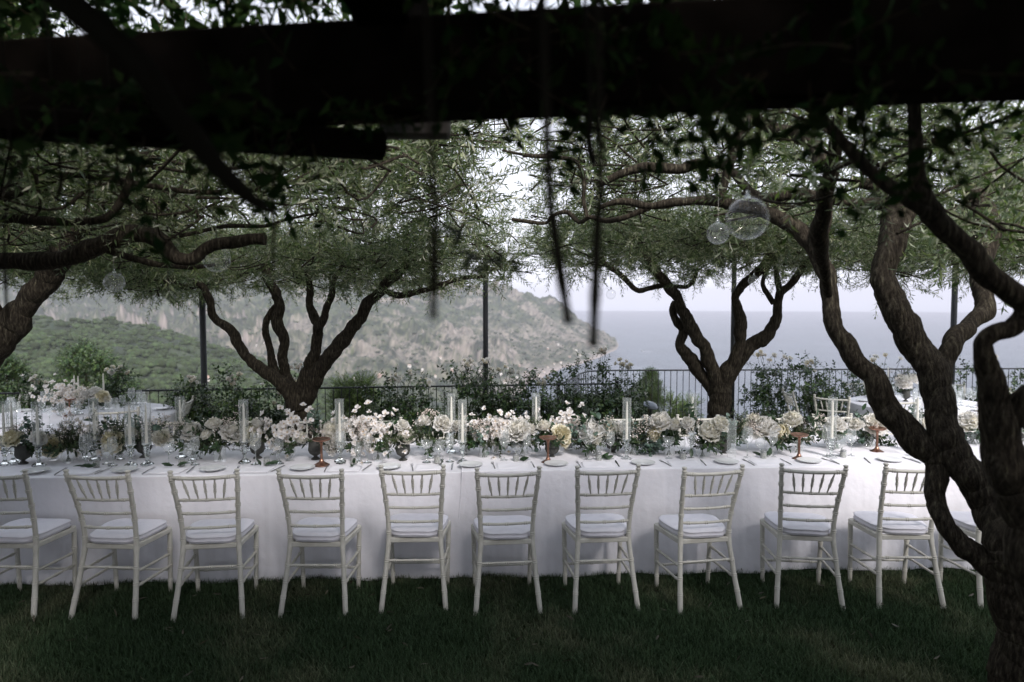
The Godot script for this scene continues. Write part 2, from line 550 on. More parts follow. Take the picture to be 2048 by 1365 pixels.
var lib := {}
func make_flowers() -> void:
	var cream := Color(0.9, 0.9, 0.87)
	var white := Color(0.9, 0.9, 0.9)
	var yolk := Color(0.88, 0.8, 0.48)
	lib.peony = [peony_mesh(1, 1.0, white, Color(0.9, 0.88, 0.78)), peony_mesh(2, 0.85, cream, Color(0.9, 0.87, 0.72)), peony_mesh(3, 1.1, white, cream), peony_mesh(4, 0.7, cream, Color(0.9, 0.86, 0.68))]
	lib.gold = [peony_mesh(5, 1.2, Color(0.9, 0.88, 0.76), yolk), peony_mesh(6, 0.95, Color(0.9, 0.88, 0.76), yolk)]
	lib.rose = [rose_mesh(11, white, cream), rose_mesh(12, white, Color(0.82, 0.72, 0.6)), rose_mesh(13, cream, Color(0.82, 0.72, 0.5))]
	lib.orchid = [orchid_mesh(21), orchid_mesh(22), orchid_mesh(23)]
	lib.buds = bud_sprig(31, Color(0.72, 0.62, 0.56))
	lib.white_buds = bud_sprig(32, Color(0.8, 0.78, 0.68))
	var olive := [Color(0.075, 0.11, 0.05), Color(0.12, 0.155, 0.075), Color(0.19, 0.22, 0.12), Color(0.3, 0.32, 0.22), Color(0.4, 0.4, 0.31)]
	lib.olive = [sprig(41, 0.24, 22, 0.062, 0.012, olive, "opposite", 48, 0.3), sprig(42, 0.3, 26, 0.06, 0.0115, olive, "opposite", 42, 0.45), sprig(43, 0.18, 16, 0.056, 0.012, olive, "spiral", 55, 0.2)]
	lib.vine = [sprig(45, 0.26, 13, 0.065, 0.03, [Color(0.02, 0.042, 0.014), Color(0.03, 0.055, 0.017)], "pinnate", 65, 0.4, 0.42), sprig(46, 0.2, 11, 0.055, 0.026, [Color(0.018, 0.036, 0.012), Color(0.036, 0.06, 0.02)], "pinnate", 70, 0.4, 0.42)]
	lib.rosebush = [sprig(51, 0.2, 13, 0.045, 0.028, [Color(0.024, 0.052, 0.018), Color(0.04, 0.08, 0.026), Color(0.065, 0.115, 0.035)], "spiral", 65, 0.3, 0.45), sprig(52, 0.16, 10, 0.042, 0.026, [Color(0.03, 0.062, 0.02), Color(0.055, 0.1, 0.03), Color(0.09, 0.14, 0.04)], "spiral", 70, 0.3, 0.45)]
	lib.gum = sprig(55, 0.13, 11, 0.034, 0.033, [Color(0.09, 0.14, 0.11), Color(0.12, 0.17, 0.14), Color(0.07, 0.11, 0.09)], "opposite", 65, 0.3, 0.5, true)
	lib.glossy = sprig(56, 0.12, 9, 0.055, 0.024, [Color(0.015, 0.035, 0.012), Color(0.022, 0.05, 0.016), Color(0.035, 0.065, 0.022)], "spiral", 55, 0.25, 0.45, true)
	lib.tiny = sprig(57, 0.11, 18, 0.022, 0.011, [Color(0.02, 0.04, 0.014), Color(0.035, 0.06, 0.022), Color(0.055, 0.08, 0.03)], "opposite", 55, 0.3, 0.45)
	lib.gum_leaf = one_leaf(0.04, 0.038, Color(0.1, 0.15, 0.12), 0.5)
	lib.glossy_leaf = one_leaf(0.075, 0.032, Color(0.022, 0.05, 0.016), 0.45)
	lib.conifer = [sprig(61, 0.16, 26, 0.03, 0.006, [Color(0.035, 0.075, 0.02), Color(0.05, 0.1, 0.025), Color(0.07, 0.12, 0.03)], "spiral", 30, 0.15, 0.4), sprig(62, 0.2, 22, 0.045, 0.01, [Color(0.09, 0.15, 0.03), Color(0.13, 0.19, 0.04), Color(0.07, 0.12, 0.03)], "spiral", 40, 0.2, 0.4)]

func one_leaf(l: float, w: float, c: Color, wide: float) -> ArrayMesh:
	var b := MB.new()
	b.colored = true
	b.col = c
	leaf(b, Transform3D.IDENTITY, l, w, 0.25, 0.2, wide, true)
	return b.mesh()

# ------------------------------------------------------------------ the chair
func post_at(y: float) -> Vector2:     # half width and z of the rear posts at a height
	var k := [[0.0, 0.2025, 0.0], [0.2, 0.183, -0.055], [0.42, 0.164, -0.1], [0.5, 0.164, -0.1], [0.65, 0.171, -0.075], [0.92, 0.193, 0.012]]
	for i in k.size() - 1:
		if y <= k[i + 1][0]:
			var t: float = (y - k[i][0]) / (k[i + 1][0] - k[i][0])
			return Vector2(lerpf(k[i][1], k[i + 1][1], t), lerpf(k[i][2], k[i + 1][2], t))
	return Vector2(0.193, 0.012)

func ringed(b: MB, p: Vector3, dir: Vector3, r: float) -> void:       # a pair of turned rings
	for o in [-0.0065, 0.0065]:
		var q: Vector3 = p + dir * o
		tube(b, [q - dir * 0.0042, q - dir * 0.002, q + dir * 0.002, q + dir * 0.0042], [r * 0.98, r + 0.003, r + 0.003, r * 0.98], 10, false)

func turned(b: MB, p: Vector3, q: Vector3, r0: float, r1: float, marks: Array, sides := 9) -> void:
	tube(b, [p, p.lerp(q, 0.5), q], [r0, (r0 + r1) * 0.5, r1], sides)
	for m in marks:
		ringed(b, p.lerp(q, m), (q - p).normalized(), lerpf(r0, r1, m))

func make_chair(label: String, pos: Vector3, turn: float, group: String) -> Node3D:
	var t := thing("banquet_chair", label, "chair", pos, turn, group)
	var paint: Material = mats.paint
	for s in [-1.0, 1.0]:
		var b := MB.new()
		var ctl := []
		for y in [-0.012, 0.1, 0.2, 0.32, 0.42, 0.5, 0.62, 0.76, 0.9]:
			var q := post_at(maxf(y, 0.0))
			ctl.append(Vector3(s * q.x, y, q.y))
		var pts := spline(ctl, 5)
		var rad := []
		for k in pts.size():
			rad.append(lerpf(0.0165, 0.0135, float(k) / pts.size()) + (0.002 if absf(pts[k].y - 0.43) < 0.03 else 0.0))
		tube(b, pts, rad, 12)
		for y in [0.115, 0.205, 0.3, 0.475, 0.6, 0.69, 0.79, 0.868]:
			var q := post_at(y); var q2 := post_at(y + 0.01)
			ringed(b, Vector3(s * q.x, y, q.y), Vector3(s * (q2.x - q.x), 0.01, q2.y - q.y).normalized(), 0.0155)
		var f := post_at(0.9)
		lathe(b, [[0.011, 0.0], [0.0165, 0.004], [0.0165, 0.009], [0.01, 0.013], [0.0125, 0.02], [0.016, 0.026], [0.0165, 0.03], [0.012, 0.034], [0.0, 0.0355]], 12, Vector3(s * f.x, 0.895, f.y))
		part("post", b.mesh(), paint, t)
		b = MB.new()
		turned(b, Vector3(s * 0.185, -0.012, -0.425), Vector3(s * 0.196, 0.415, -0.42), 0.0135, 0.016, [0.22, 0.45, 0.72], 12)
		part("front_leg", b.mesh(), paint, t)
	var rail := func(y: float, r: float, sag: float, marks: Array) -> ArrayMesh:
		var b := MB.new()
		var q := post_at(y)
		var pts := []
		var rad := []
		for k in 9:
			var u := k / 4.0 - 1.0
			pts.append(Vector3(u * q.x, y - sag * (1.0 - u * u) * 0.3, q.y + sag * (1.0 - u * u)))
			rad.append(r)
		tube(b, pts, rad, 9)
		for m in marks:
			var k: float = m * 8.0
			var i := mini(int(k), 7)
			var d: Vector3 = pts[i + 1] - pts[i]
			ringed(b, pts[i].lerp(pts[i + 1], k - i), d.normalized(), r)
		return b.mesh()
	part("top_rail", rail.call(0.885, 0.0115, 0.018, [0.12, 0.88]), paint, t)
	for y in [0.735, 0.643, 0.548]:
		part("back_rail", rail.call(y, 0.0088, 0.01, [0.14, 0.5, 0.86]), paint, t)
	for k in 5:
		var b := MB.new()
		var u := (k - 2) / 2.0
		var qa := post_at(0.74); var qb := post_at(0.88)
		var p := Vector3(u * 0.098, 0.74, qa.y + 0.009)
		var q := Vector3(u * 0.125, 0.88, qb.y + 0.016)
		var pts := []
		for i in 8:
			pts.append(p.lerp(q, i / 7.0))
		tube(b, pts, [0.0042, 0.005, 0.0062, 0.0078, 0.008, 0.0066, 0.005, 0.004], 8)
		for m in [0.36, 0.62]:
			ringed(b, p.lerp(q, m), (q - p).normalized(), 0.0068)
		part("spindle", b.mesh(), paint, t)
	# seat frame: an open trapezoid of four rails
	var fr := MB.new()
	var bk := post_at(0.425)
	var c := [Vector3(-bk.x, 0.425, bk.y), Vector3(bk.x, 0.425, bk.y), Vector3(0.2, 0.425, -0.425), Vector3(-0.2, 0.425, -0.425)]
	for k in 4:
		var p: Vector3 = c[k]; var q: Vector3 = c[(k + 1) % 4]
		var d := (q - p).normalized()
		box(fr, Transform3D(Basis(d, Vector3.UP, d.cross(Vector3.UP)), (p + q) * 0.5), Vector3(p.distance_to(q) - 0.002 * (k % 2), 0.03 + 0.001 * k, 0.024 + 0.001 * k), 0.004)
	part("seat_frame", fr.mesh(true), paint, t)
	# cushion
	var cu := MB.new()
	var rings := [[0.03, 0.441], [0.006, 0.443], [0.0, 0.449], [0.002, 0.456], [-0.004, 0.459], [0.002, 0.462], [0.0, 0.472], [0.003, 0.48], [-0.0035, 0.4835], [0.004, 0.487], [0.018, 0.4915], [0.05, 0.495], [0.11, 0.497]]
	var m := 36
	for r in rings:
		for k in m:
			var a := TAU * k / m
			var ca := cos(a); var sa := sin(a)
			var zz: float = signf(sa) * pow(absf(sa), 0.55)
			var xx := signf(ca) * pow(absf(ca), 0.55)
			var hw: float = lerpf(0.158, 0.214, 0.5 + 0.5 * zz) - r[0]
			var wob := 0.0025 * sin(a * 3.0 + 1.0) + 0.0015 * sin(a * 7.0)
			cu.add(Vector3(xx * hw, r[1] + wob, -0.262 - zz * (0.188 - r[0])))
	for i in rings.size() - 1:
		for k in m:
			var k2 := (k + 1) % m
			var p := i * m
			cu.quad(p + k, p + m + k, p + m + k2, p + k2)
	var top := cu.add(Vector3(0, 0.498, -0.262))
	for k in m:
		cu.tri(top, (rings.size() - 1) * m + (k + 1) % m, (rings.size() - 1) * m + k)
	part("cushion", cu.mesh(), mats.cushion, t)
	var bars := []
	for y in [0.3]:
		var q := post_at(y)
		bars.append([Vector3(-q.x, y, q.y), Vector3(q.x, y, q.y)])
	for s in [-1.0, 1.0]:
		for y in [0.275, 0.19]:
			var q := post_at(y)
			bars.append([Vector3(s * q.x, y, q.y), Vector3(s * 0.193, y - 0.012, -0.423)])
	bars.append([Vector3(-0.19, 0.15, -0.424), Vector3(0.19, 0.15, -0.424)])
	for q in bars:
		var b := MB.new()
		turned(b, q[0], q[1], 0.0078, 0.0078, [0.15, 0.5, 0.85])
		part("stretcher", b.mesh(), paint, t)
	return t

# ------------------------------------------------------------------ tableware
func walled(prof: Array, thick: float) -> Array:        # outer wall up, inner wall down
	var out := prof.duplicate()
	var back := prof.duplicate()
	back.reverse()
	for p in back:
		out.append([maxf(0.0, p[0] - thick), p[1] + (thick if p == prof[0] else 0.0)])
	return out

func glass_meshes() -> void:
	var make := func(bowl: Array, stem: Array) -> Array:
		var b := MB.new()
		lathe(b, walled(bowl, 0.0012), 22)
		var s := MB.new()
		lathe(s, stem, 16)
		return [b.mesh(), s.mesh()]
	var stem := func(h: float, r: float) -> Array:
		return [[0.0, 0.0], [r, 0.0], [r, 0.0015], [r * 0.6, 0.005], [0.0055, 0.011], [0.0036, 0.025], [0.0034, h * 0.7], [0.0045, h - 0.006], [0.009, h], [0.0, h + 0.0015]]
	lib.red_glass = make.call([[0.0, 0.105], [0.012, 0.106], [0.028, 0.118], [0.0395, 0.14], [0.042, 0.165], [0.039, 0.2], [0.034, 0.235]], stem.call(0.104, 0.036))
	lib.white_glass = make.call([[0.0, 0.1], [0.01, 0.101], [0.024, 0.112], [0.033, 0.132], [0.034, 0.155], [0.031, 0.185], [0.0285, 0.21]], stem.call(0.099, 0.033))
	lib.coupe = make.call([[0.0, 0.1], [0.016, 0.103], [0.036, 0.118], [0.046, 0.14], [0.048, 0.16]], stem.call(0.099, 0.034))
	lib.goblet = make.call([[0.0, 0.055], [0.014, 0.056], [0.03, 0.07], [0.038, 0.095], [0.037, 0.125], [0.034, 0.15]], stem.call(0.054, 0.034))
	var b := MB.new()
	lathe(b, walled([[0.0, 0.158], [0.0335, 0.158], [0.0335, 0.25], [0.0335, 0.36], [0.0335, 0.47]], 0.0018), 26)
	lib.hurricane = b.mesh()
	b = MB.new()
	lathe(b, [[0.0, 0.0], [0.044, 0.0], [0.046, 0.004], [0.04, 0.012], [0.022, 0.022], [0.012, 0.035], [0.011, 0.06], [0.02, 0.068], [0.014, 0.076], [0.024, 0.086], [0.016, 0.095], [0.027, 0.106], [0.017, 0.116], [0.024, 0.126], [0.018, 0.134], [0.036, 0.152], [0.037, 0.157], [0.0, 0.157]], 12)
	lib.holder = b.mesh(true)
	b = MB.new()
	lathe(b, [[0.0105, 0.158], [0.0095, 0.3], [0.0062, 0.425], [0.003, 0.442], [0.0, 0.445]], 12)
	lib.candle = b.mesh()
	b = MB.new()
	tube(b, [Vector3(0, 0.443, 0), Vector3(0.001, 0.45, 0), Vector3(0.002, 0.456, 0)], [0.0008, 0.0008, 0.0006], 5)
	lib.wick = b.mesh()
	b = MB.new()
	lathe(b, [[0.0, 0.0], [0.048, 0.0], [0.05, 0.004], [0.062, 0.012], [0.083, 0.016], [0.088, 0.0185], [0.0865, 0.0205], [0.06, 0.0155], [0.0, 0.0125]], 36)
	lib.plate = b.mesh()
	b = MB.new()
	var nx := 14; var nz := 10
	for i in nx + 1:
		for j in nz + 1:
			var x := (float(i) / nx - 0.5) * 0.22
			var z := (float(j) / nz - 0.5) * 0.15
			b.add(Vector3(x, 0.007 + 0.0015 * sin(x * 40.0 + z * 25.0), z))
	for i in nx:
		for j in nz:
			var k := i * (nz + 1) + j
			b.quad(k + 1, k, k + nz + 1, k + nz + 2)
	var edge := []
	for i in nx + 1: edge.append(i * (nz + 1))
	for j in range(1, nz + 1): edge.append(nx * (nz + 1) + j)
	for i in range(nx - 1, -1, -1): edge.append(i * (nz + 1) + nz)
	for j in range(nz - 1, 0, -1): edge.append(j)
	var e0 := b.v.size()
	for k in edge: b.add(Vector3(b.v[k].x, 0.0005, b.v[k].z))
	for k in edge.size():
		var k2 := (k + 1) % edge.size()
		b.quad(e0 + k2, edge[k2], edge[k], e0 + k)
	lib.napkin = b.mesh()
	# knife and fork
	b = MB.new()
	box(b, Transform3D(Basis.IDENTITY, Vector3(0, 0.004, 0.05)), Vector3(0.011, 0.006, 0.09), 0.002)
	var base := b.v.size()
	for p in [[-0.006, 0.005], [-0.008, -0.04], [-0.006, -0.09], [0.0055, -0.105], [0.006, -0.05], [0.006, 0.005]]:
		b.add(Vector3(p[0], 0.005, p[1])); b.add(Vector3(p[0], 0.0035, p[1]))
	for k in 6:
		var k2 := (k + 1) % 6
		b.quad(base + 2 * k + 1, base + 2 * k, base + 2 * k2, base + 2 * k2 + 1)
	for k in range(1, 5): b.tri(base, base + 2 * k, base + 2 * (k + 1))
	lib.knife = b.mesh(true)
	b = MB.new()
	tube(b, [Vector3(0, 0.003, 0.1), Vector3(0, 0.006, 0.04), Vector3(0, 0.007, -0.02), Vector3(0, 0.004, -0.045)], [0.0055, 0.0042, 0.003, 0.006], 8)
	for k in 4:
		var x := (k - 1.5) * 0.0052
		tube(b, [Vector3(x * 0.6, 0.004, -0.045), Vector3(x, 0.0035, -0.06), Vector3(x, 0.008, -0.095)], [0.0022, 0.0016, 0.001], 5)
	lib.fork = b.mesh()
	# favour: a small lidded glass with a printed sleeve
	b = MB.new()
	lathe(b, [[0.0, 0.0], [0.02, 0.0], [0.022, 0.003], [0.022, 0.042], [0.019, 0.046], [0.0, 0.046]], 16)
	lib.jar = b.mesh()
	b = MB.new()
	lathe(b, [[0.0, 0.046], [0.02, 0.046], [0.0215, 0.049], [0.0215, 0.056], [0.018, 0.059], [0.0, 0.06]], 16)
	lib.jar_lid = b.mesh()
	# copper stand
	b = MB.new()
	lathe(b, [[0.0, 0.0], [0.058, 0.0], [0.06, 0.004], [0.045, 0.012], [0.02, 0.026], [0.0095, 0.05], [0.0085, 0.12], [0.0095, 0.155], [0.016, 0.172], [0.05, 0.18], [0.064, 0.187], [0.067, 0.196], [0.063, 0.196], [0.05, 0.187], [0.0, 0.184]], 32)
	lib.copper_stand = b.mesh()
	# vases: outer wall then inner wall
	b = MB.new()
	lathe(b, walled([[0.0, 0.0], [0.032, 0.0], [0.034, 0.004], [0.022, 0.014], [0.012, 0.022], [0.018, 0.03], [0.044, 0.046], [0.055, 0.072], [0.052, 0.098], [0.05, 0.13], [0.056, 0.145]], 0.006), 26)
	lib.urn = b.mesh()
	b = MB.new()
	lathe(b, [[0.0, 0.0], [0.034, 0.0], [0.035, 0.003], [0.014, 0.011], [0.008, 0.02], [0.013, 0.026], [0.0, 0.027]], 20)
	lib.foot = b.mesh()
	b = MB.new()
	lathe(b, walled([[0.0, 0.026], [0.016, 0.027], [0.034, 0.04], [0.042, 0.06], [0.04, 0.085], [0.034, 0.105], [0.036, 0.122]], 0.002), 24)
	lib.goblet_vase = b.mesh()
	b = MB.new()
	lathe(b, walled([[0.0, 0.0], [0.03, 0.0], [0.04, 0.012], [0.05, 0.036], [0.047, 0.06], [0.036, 0.08], [0.034, 0.1], [0.039, 0.115]], 0.002), 24)
	lib.bowl_vase = b.mesh()
	b = MB.new()
	lathe(b, walled([[0.0, 0.0], [0.036, 0.0], [0.037, 0.004], [0.037, 0.12]], 0.0025), 24)
	lib.tumbler_vase = b.mesh()
	b = MB.new()
	var ring := [[-1, -1], [-0.72, -1], [0.72, -1], [1, -1], [1, -0.72], [1, 0.72], [1, 1], [0.72, 1], [-0.72, 1], [-1, 1], [-1, 0.72], [-1, -0.72]]
	for pass_ in [[0.0375, 0.0], [0.0375, 0.13], [0.034, 0.13], [0.034, 0.01]]:
		for k in 8:
			var a := TAU * (k + 0.5) / 8.0
			var cr := pow(absf(cos(a)), 0.35) * signf(cos(a)); var sr := pow(absf(sin(a)), 0.35) * signf(sin(a))
			b.add(Vector3(cr * pass_[0], pass_[1], -sr * pass_[0]))
	for i in 3:
		for s in 8:
			var s2 := (s + 1) % 8
			b.quad(i * 8 + s, i * 8 + 8 + s, i * 8 + 8 + s2, i * 8 + s2)
	for s in range(1, 7):
		b.tri(0, s, s + 1)
		b.tri(24, 24 + s + 1, 24 + s)
	lib.square_vase = b.mesh(true)
	# water standing in the vases
	b = MB.new()
	lathe(b, [[0.0, 0.001], [0.9, 0.0015], [1.0, 0.01], [1.0, 0.5], [0.0, 0.5]], 16)
	# stems that stand in a vase
	b = MB.new()
	var r := RandomNumberGenerator.new()
	r.seed = 77
	for k in 11:
		var a := r.randf() * TAU
		var rr := r.randf_range(0.006, 0.022)
		tube(b, [Vector3(cos(a) * rr, 0.012, sin(a) * rr), Vector3(-cos(a) * rr * 0.3, 0.07, -sin(a) * rr * 0.3), Vector3(-cos(a) * rr, 0.15, -sin(a) * rr)], [0.0022, 0.002, 0.0018], 5)
	lib.stems = b.mesh()

# ------------------------------------------------------------------ trees
func limb(pix: Array, sides := 16, rough := 0.24) -> ArrayMesh:     # pix: [u, v, width in pixels, distance]
	var p := []
	var w := []
	for q in pix:
		p.append(at(q[0], q[1], q[3]))
		w.append(Vector3(q[2] * 0.5 / FOCAL * q[3], 0, 0))
	var pts := spline(p, 10)
	var rr := spline(w, 10)
	var rad := []
	for q in rr:
		rad.append(maxf(q.x, 0.003))
	var run := 0.0
	var seed_off: float = pix[0][0] * 3.7
	for k in pts.size():
		if k > 0: run += pts[k].distance_to(pts[k - 1])
	var going := 0.0
	var moved := []
	for k in pts.size():
		if k > 0: going += pts[k].distance_to(pts[k - 1])
		var e := minf(1.0, minf(going, run - going) / 0.1)
		var f := 80.0
		moved.append(pts[k] + e * rad[k] * 0.4 * Vector3(fine_noise.get_noise_2d(going * f, seed_off), fine_noise.get_noise_2d(going * f, seed_off + 40.0), fine_noise.get_noise_2d(going * f, seed_off + 80.0)))
		rad[k] *= 1.0 + 0.13 * fine_noise.get_noise_2d(going * 95.0, seed_off + 120.0) + 0.5 * maxf(0.0, fine_noise.get_noise_2d(going * 150.0, seed_off + 200.0) - 0.35)
	var b := MB.new()
	tube(b, moved, rad, sides, true, rough)
	return b.mesh()

# leaf sprays spread over clumps: [centre, radius, count, light]
func crown(parent: Node3D, meshes: Array, mat: Material, clumps: Array, size := 1.0, up := 0.45, called := "foliage", flat := 0.75) -> void:
	var xs := []
	var ts := []
	for m in meshes: xs.append([]); ts.append([])
	for c in clumps:
		for k in int(c[2]):
			var dir := Vector3(rng.randfn(), rng.randfn(), rng.randfn()).normalized()
			var rad: float = c[1] * pow(rng.randf(), 0.45)
			var p: Vector3 = c[0] + dir * rad * Vector3(1, flat, 1)
			var grow := (dir + Vector3(rng.randfn() * 0.6, up + rng.randfn() * 0.5, rng.randfn() * 0.6)).normalized()
			var s := size * rng.randf_range(0.7, 1.25)
			var x := facing(p, grow, rng.randf() * TAU)
			x.basis = x.basis.scaled_local(Vector3.ONE * s) if false else x.basis * Basis.from_scale(Vector3.ONE * s)
			var i := rng.randi() % meshes.size()
			xs[i].append(x)
			var t := rng.randf_range(0.75, 1.25)
			ts[i].append(Color(t, t * rng.randf_range(0.96, 1.04), t * rng.randf_range(0.85, 1.1)))
	for i in meshes.size():
		if xs[i].size():
			scatter(called, meshes[i], mat, xs[i], ts[i], parent)

func twigs(parent: Node3D, clumps: Array, r0: float, n: int) -> void:      # thin wood inside the crown
	var b := MB.new()
	for c in clumps:
		for k in n:
			var a := rng.randf() * TAU
			var e: Vector3 = c[0] + Vector3(cos(a) * c[1], rng.randf_range(-0.3, 0.5) * c[1], sin(a) * c[1])
			var s: Vector3 = c[0] - Vector3(cos(a + 0.6) * c[1], rng.randf_range(0.1, 0.5) * c[1], sin(a + 0.6) * c[1])
			var m: Vector3 = (s + e) * 0.5 + Vector3(rng.randfn(), rng.randfn(), rng.randfn()) * 0.07
			var pts := spline([s, m, e], 4)
			var rad := []
			for i in pts.size(): rad.append(lerpf(r0, r0 * 0.3, float(i) / pts.size()))
			tube(b, pts, rad, 5, false, 0.2)
	var o := part("twig", b.mesh(), mats.bark, parent)
	o.set_meta("kind", "stuff")

# clumps spread evenly over a slab: x0..x1, d0..d1, y0..y1
func slab(n: int, x0: float, x1: float, d0: float, d1: float, y0: float, y1: float, r0: float, r1: float, count: int, keep = null) -> Array:
	var out := []
	var tries := 0
	while out.size() < n and tries < n * 8:
		tries += 1
		var p := Vector3(rng.randf_range(x0, x1), rng.randf_range(y0, y1), -rng.randf_range(d0, d1))
		var ok := true
		if keep != null:
			ok = keep.call(p)
		if ok:
			var r := rng.randf_range(r0, r1)
			out.append([p, r, int(count * r * r / (r1 * r1) * rng.randf_range(0.6, 1.3))])
	return out

# ------------------------------------------------------------------ the coast
const COL := [
	[-760, 350, 900, 800, 640, 1700, 720, 3000, 640, 4500, 520, 6000, 480],
	[-100, 350, 900, 900, 664, 1700, 740, 3000, 640, 4800, 540, 6200, 510],
	[100, 350, 900, 1000, 650, 1800, 730, 3000, 645, 4600, 565, 6000, 530],
	[215, 350, 890, 1100, 655, 1900, 730, 3000, 640, 4600, 575, 6000, 545],
	[330, 350, 890, 1200, 676, 1900, 745, 2900, 655, 4300, 575, 6000, 550],
	[480, 350, 890, 1250, 712, 1900, 775, 2700, 668, 4000, 580, 5500, 555],
	[620, 350, 900, 1200, 752, 1800, 785, 2500, 680, 3800, 585, 5500, 555],
	[760, 350, 960, 1200, 810, 1700, 785, 2450, 690, 3600, 600, 5000, 560],
	[900, 400, 1050, 1200, 860, 1800, 795, 2600, 705, 3600, 630, 4800, 572],
	[1000, 400, 1200, 1200, 950, 2050, 795, 2800, 725, 3700, 655, 4700, 580],
	[1060, 400, 1500, 1300, 960, 2500, 772, 3000, 735, 3800, 678, 4650, 588],
	[1120, 400, 1700, 1500, 905, 3050, 742, 3500, 708, 4100, 668, 4700, 606],
	[1160, 400, 1700, 1600, 885, 3300, 732, 3800, 694, 4300, 664, 4750, 640],
	[1200, 400, 1700, 1700, 870, 3700, 719, 4000, 703, 4400, 680, 4800, 662],
	[1232, 400, 1700, 1800, 855, 4300, 704, 4420, 696, 4600, 688, 4900, 680],
	[1246, 400, 1700, 1800, 860, 4300, 712, 4450, 712, 4600, 712, 4900, 712],
	[1300, 400, 1800, 1800, 880, 4300, 716, 4450, 716, 4600, 716, 4900, 716],
	[2300, 400, 1800, 1800, 880, 4300, 716, 4450, 716, 4600, 716, 4900, 716]]
var relief := FastNoiseLite.new()
var ridges := FastNoiseLite.new()
var land := {}

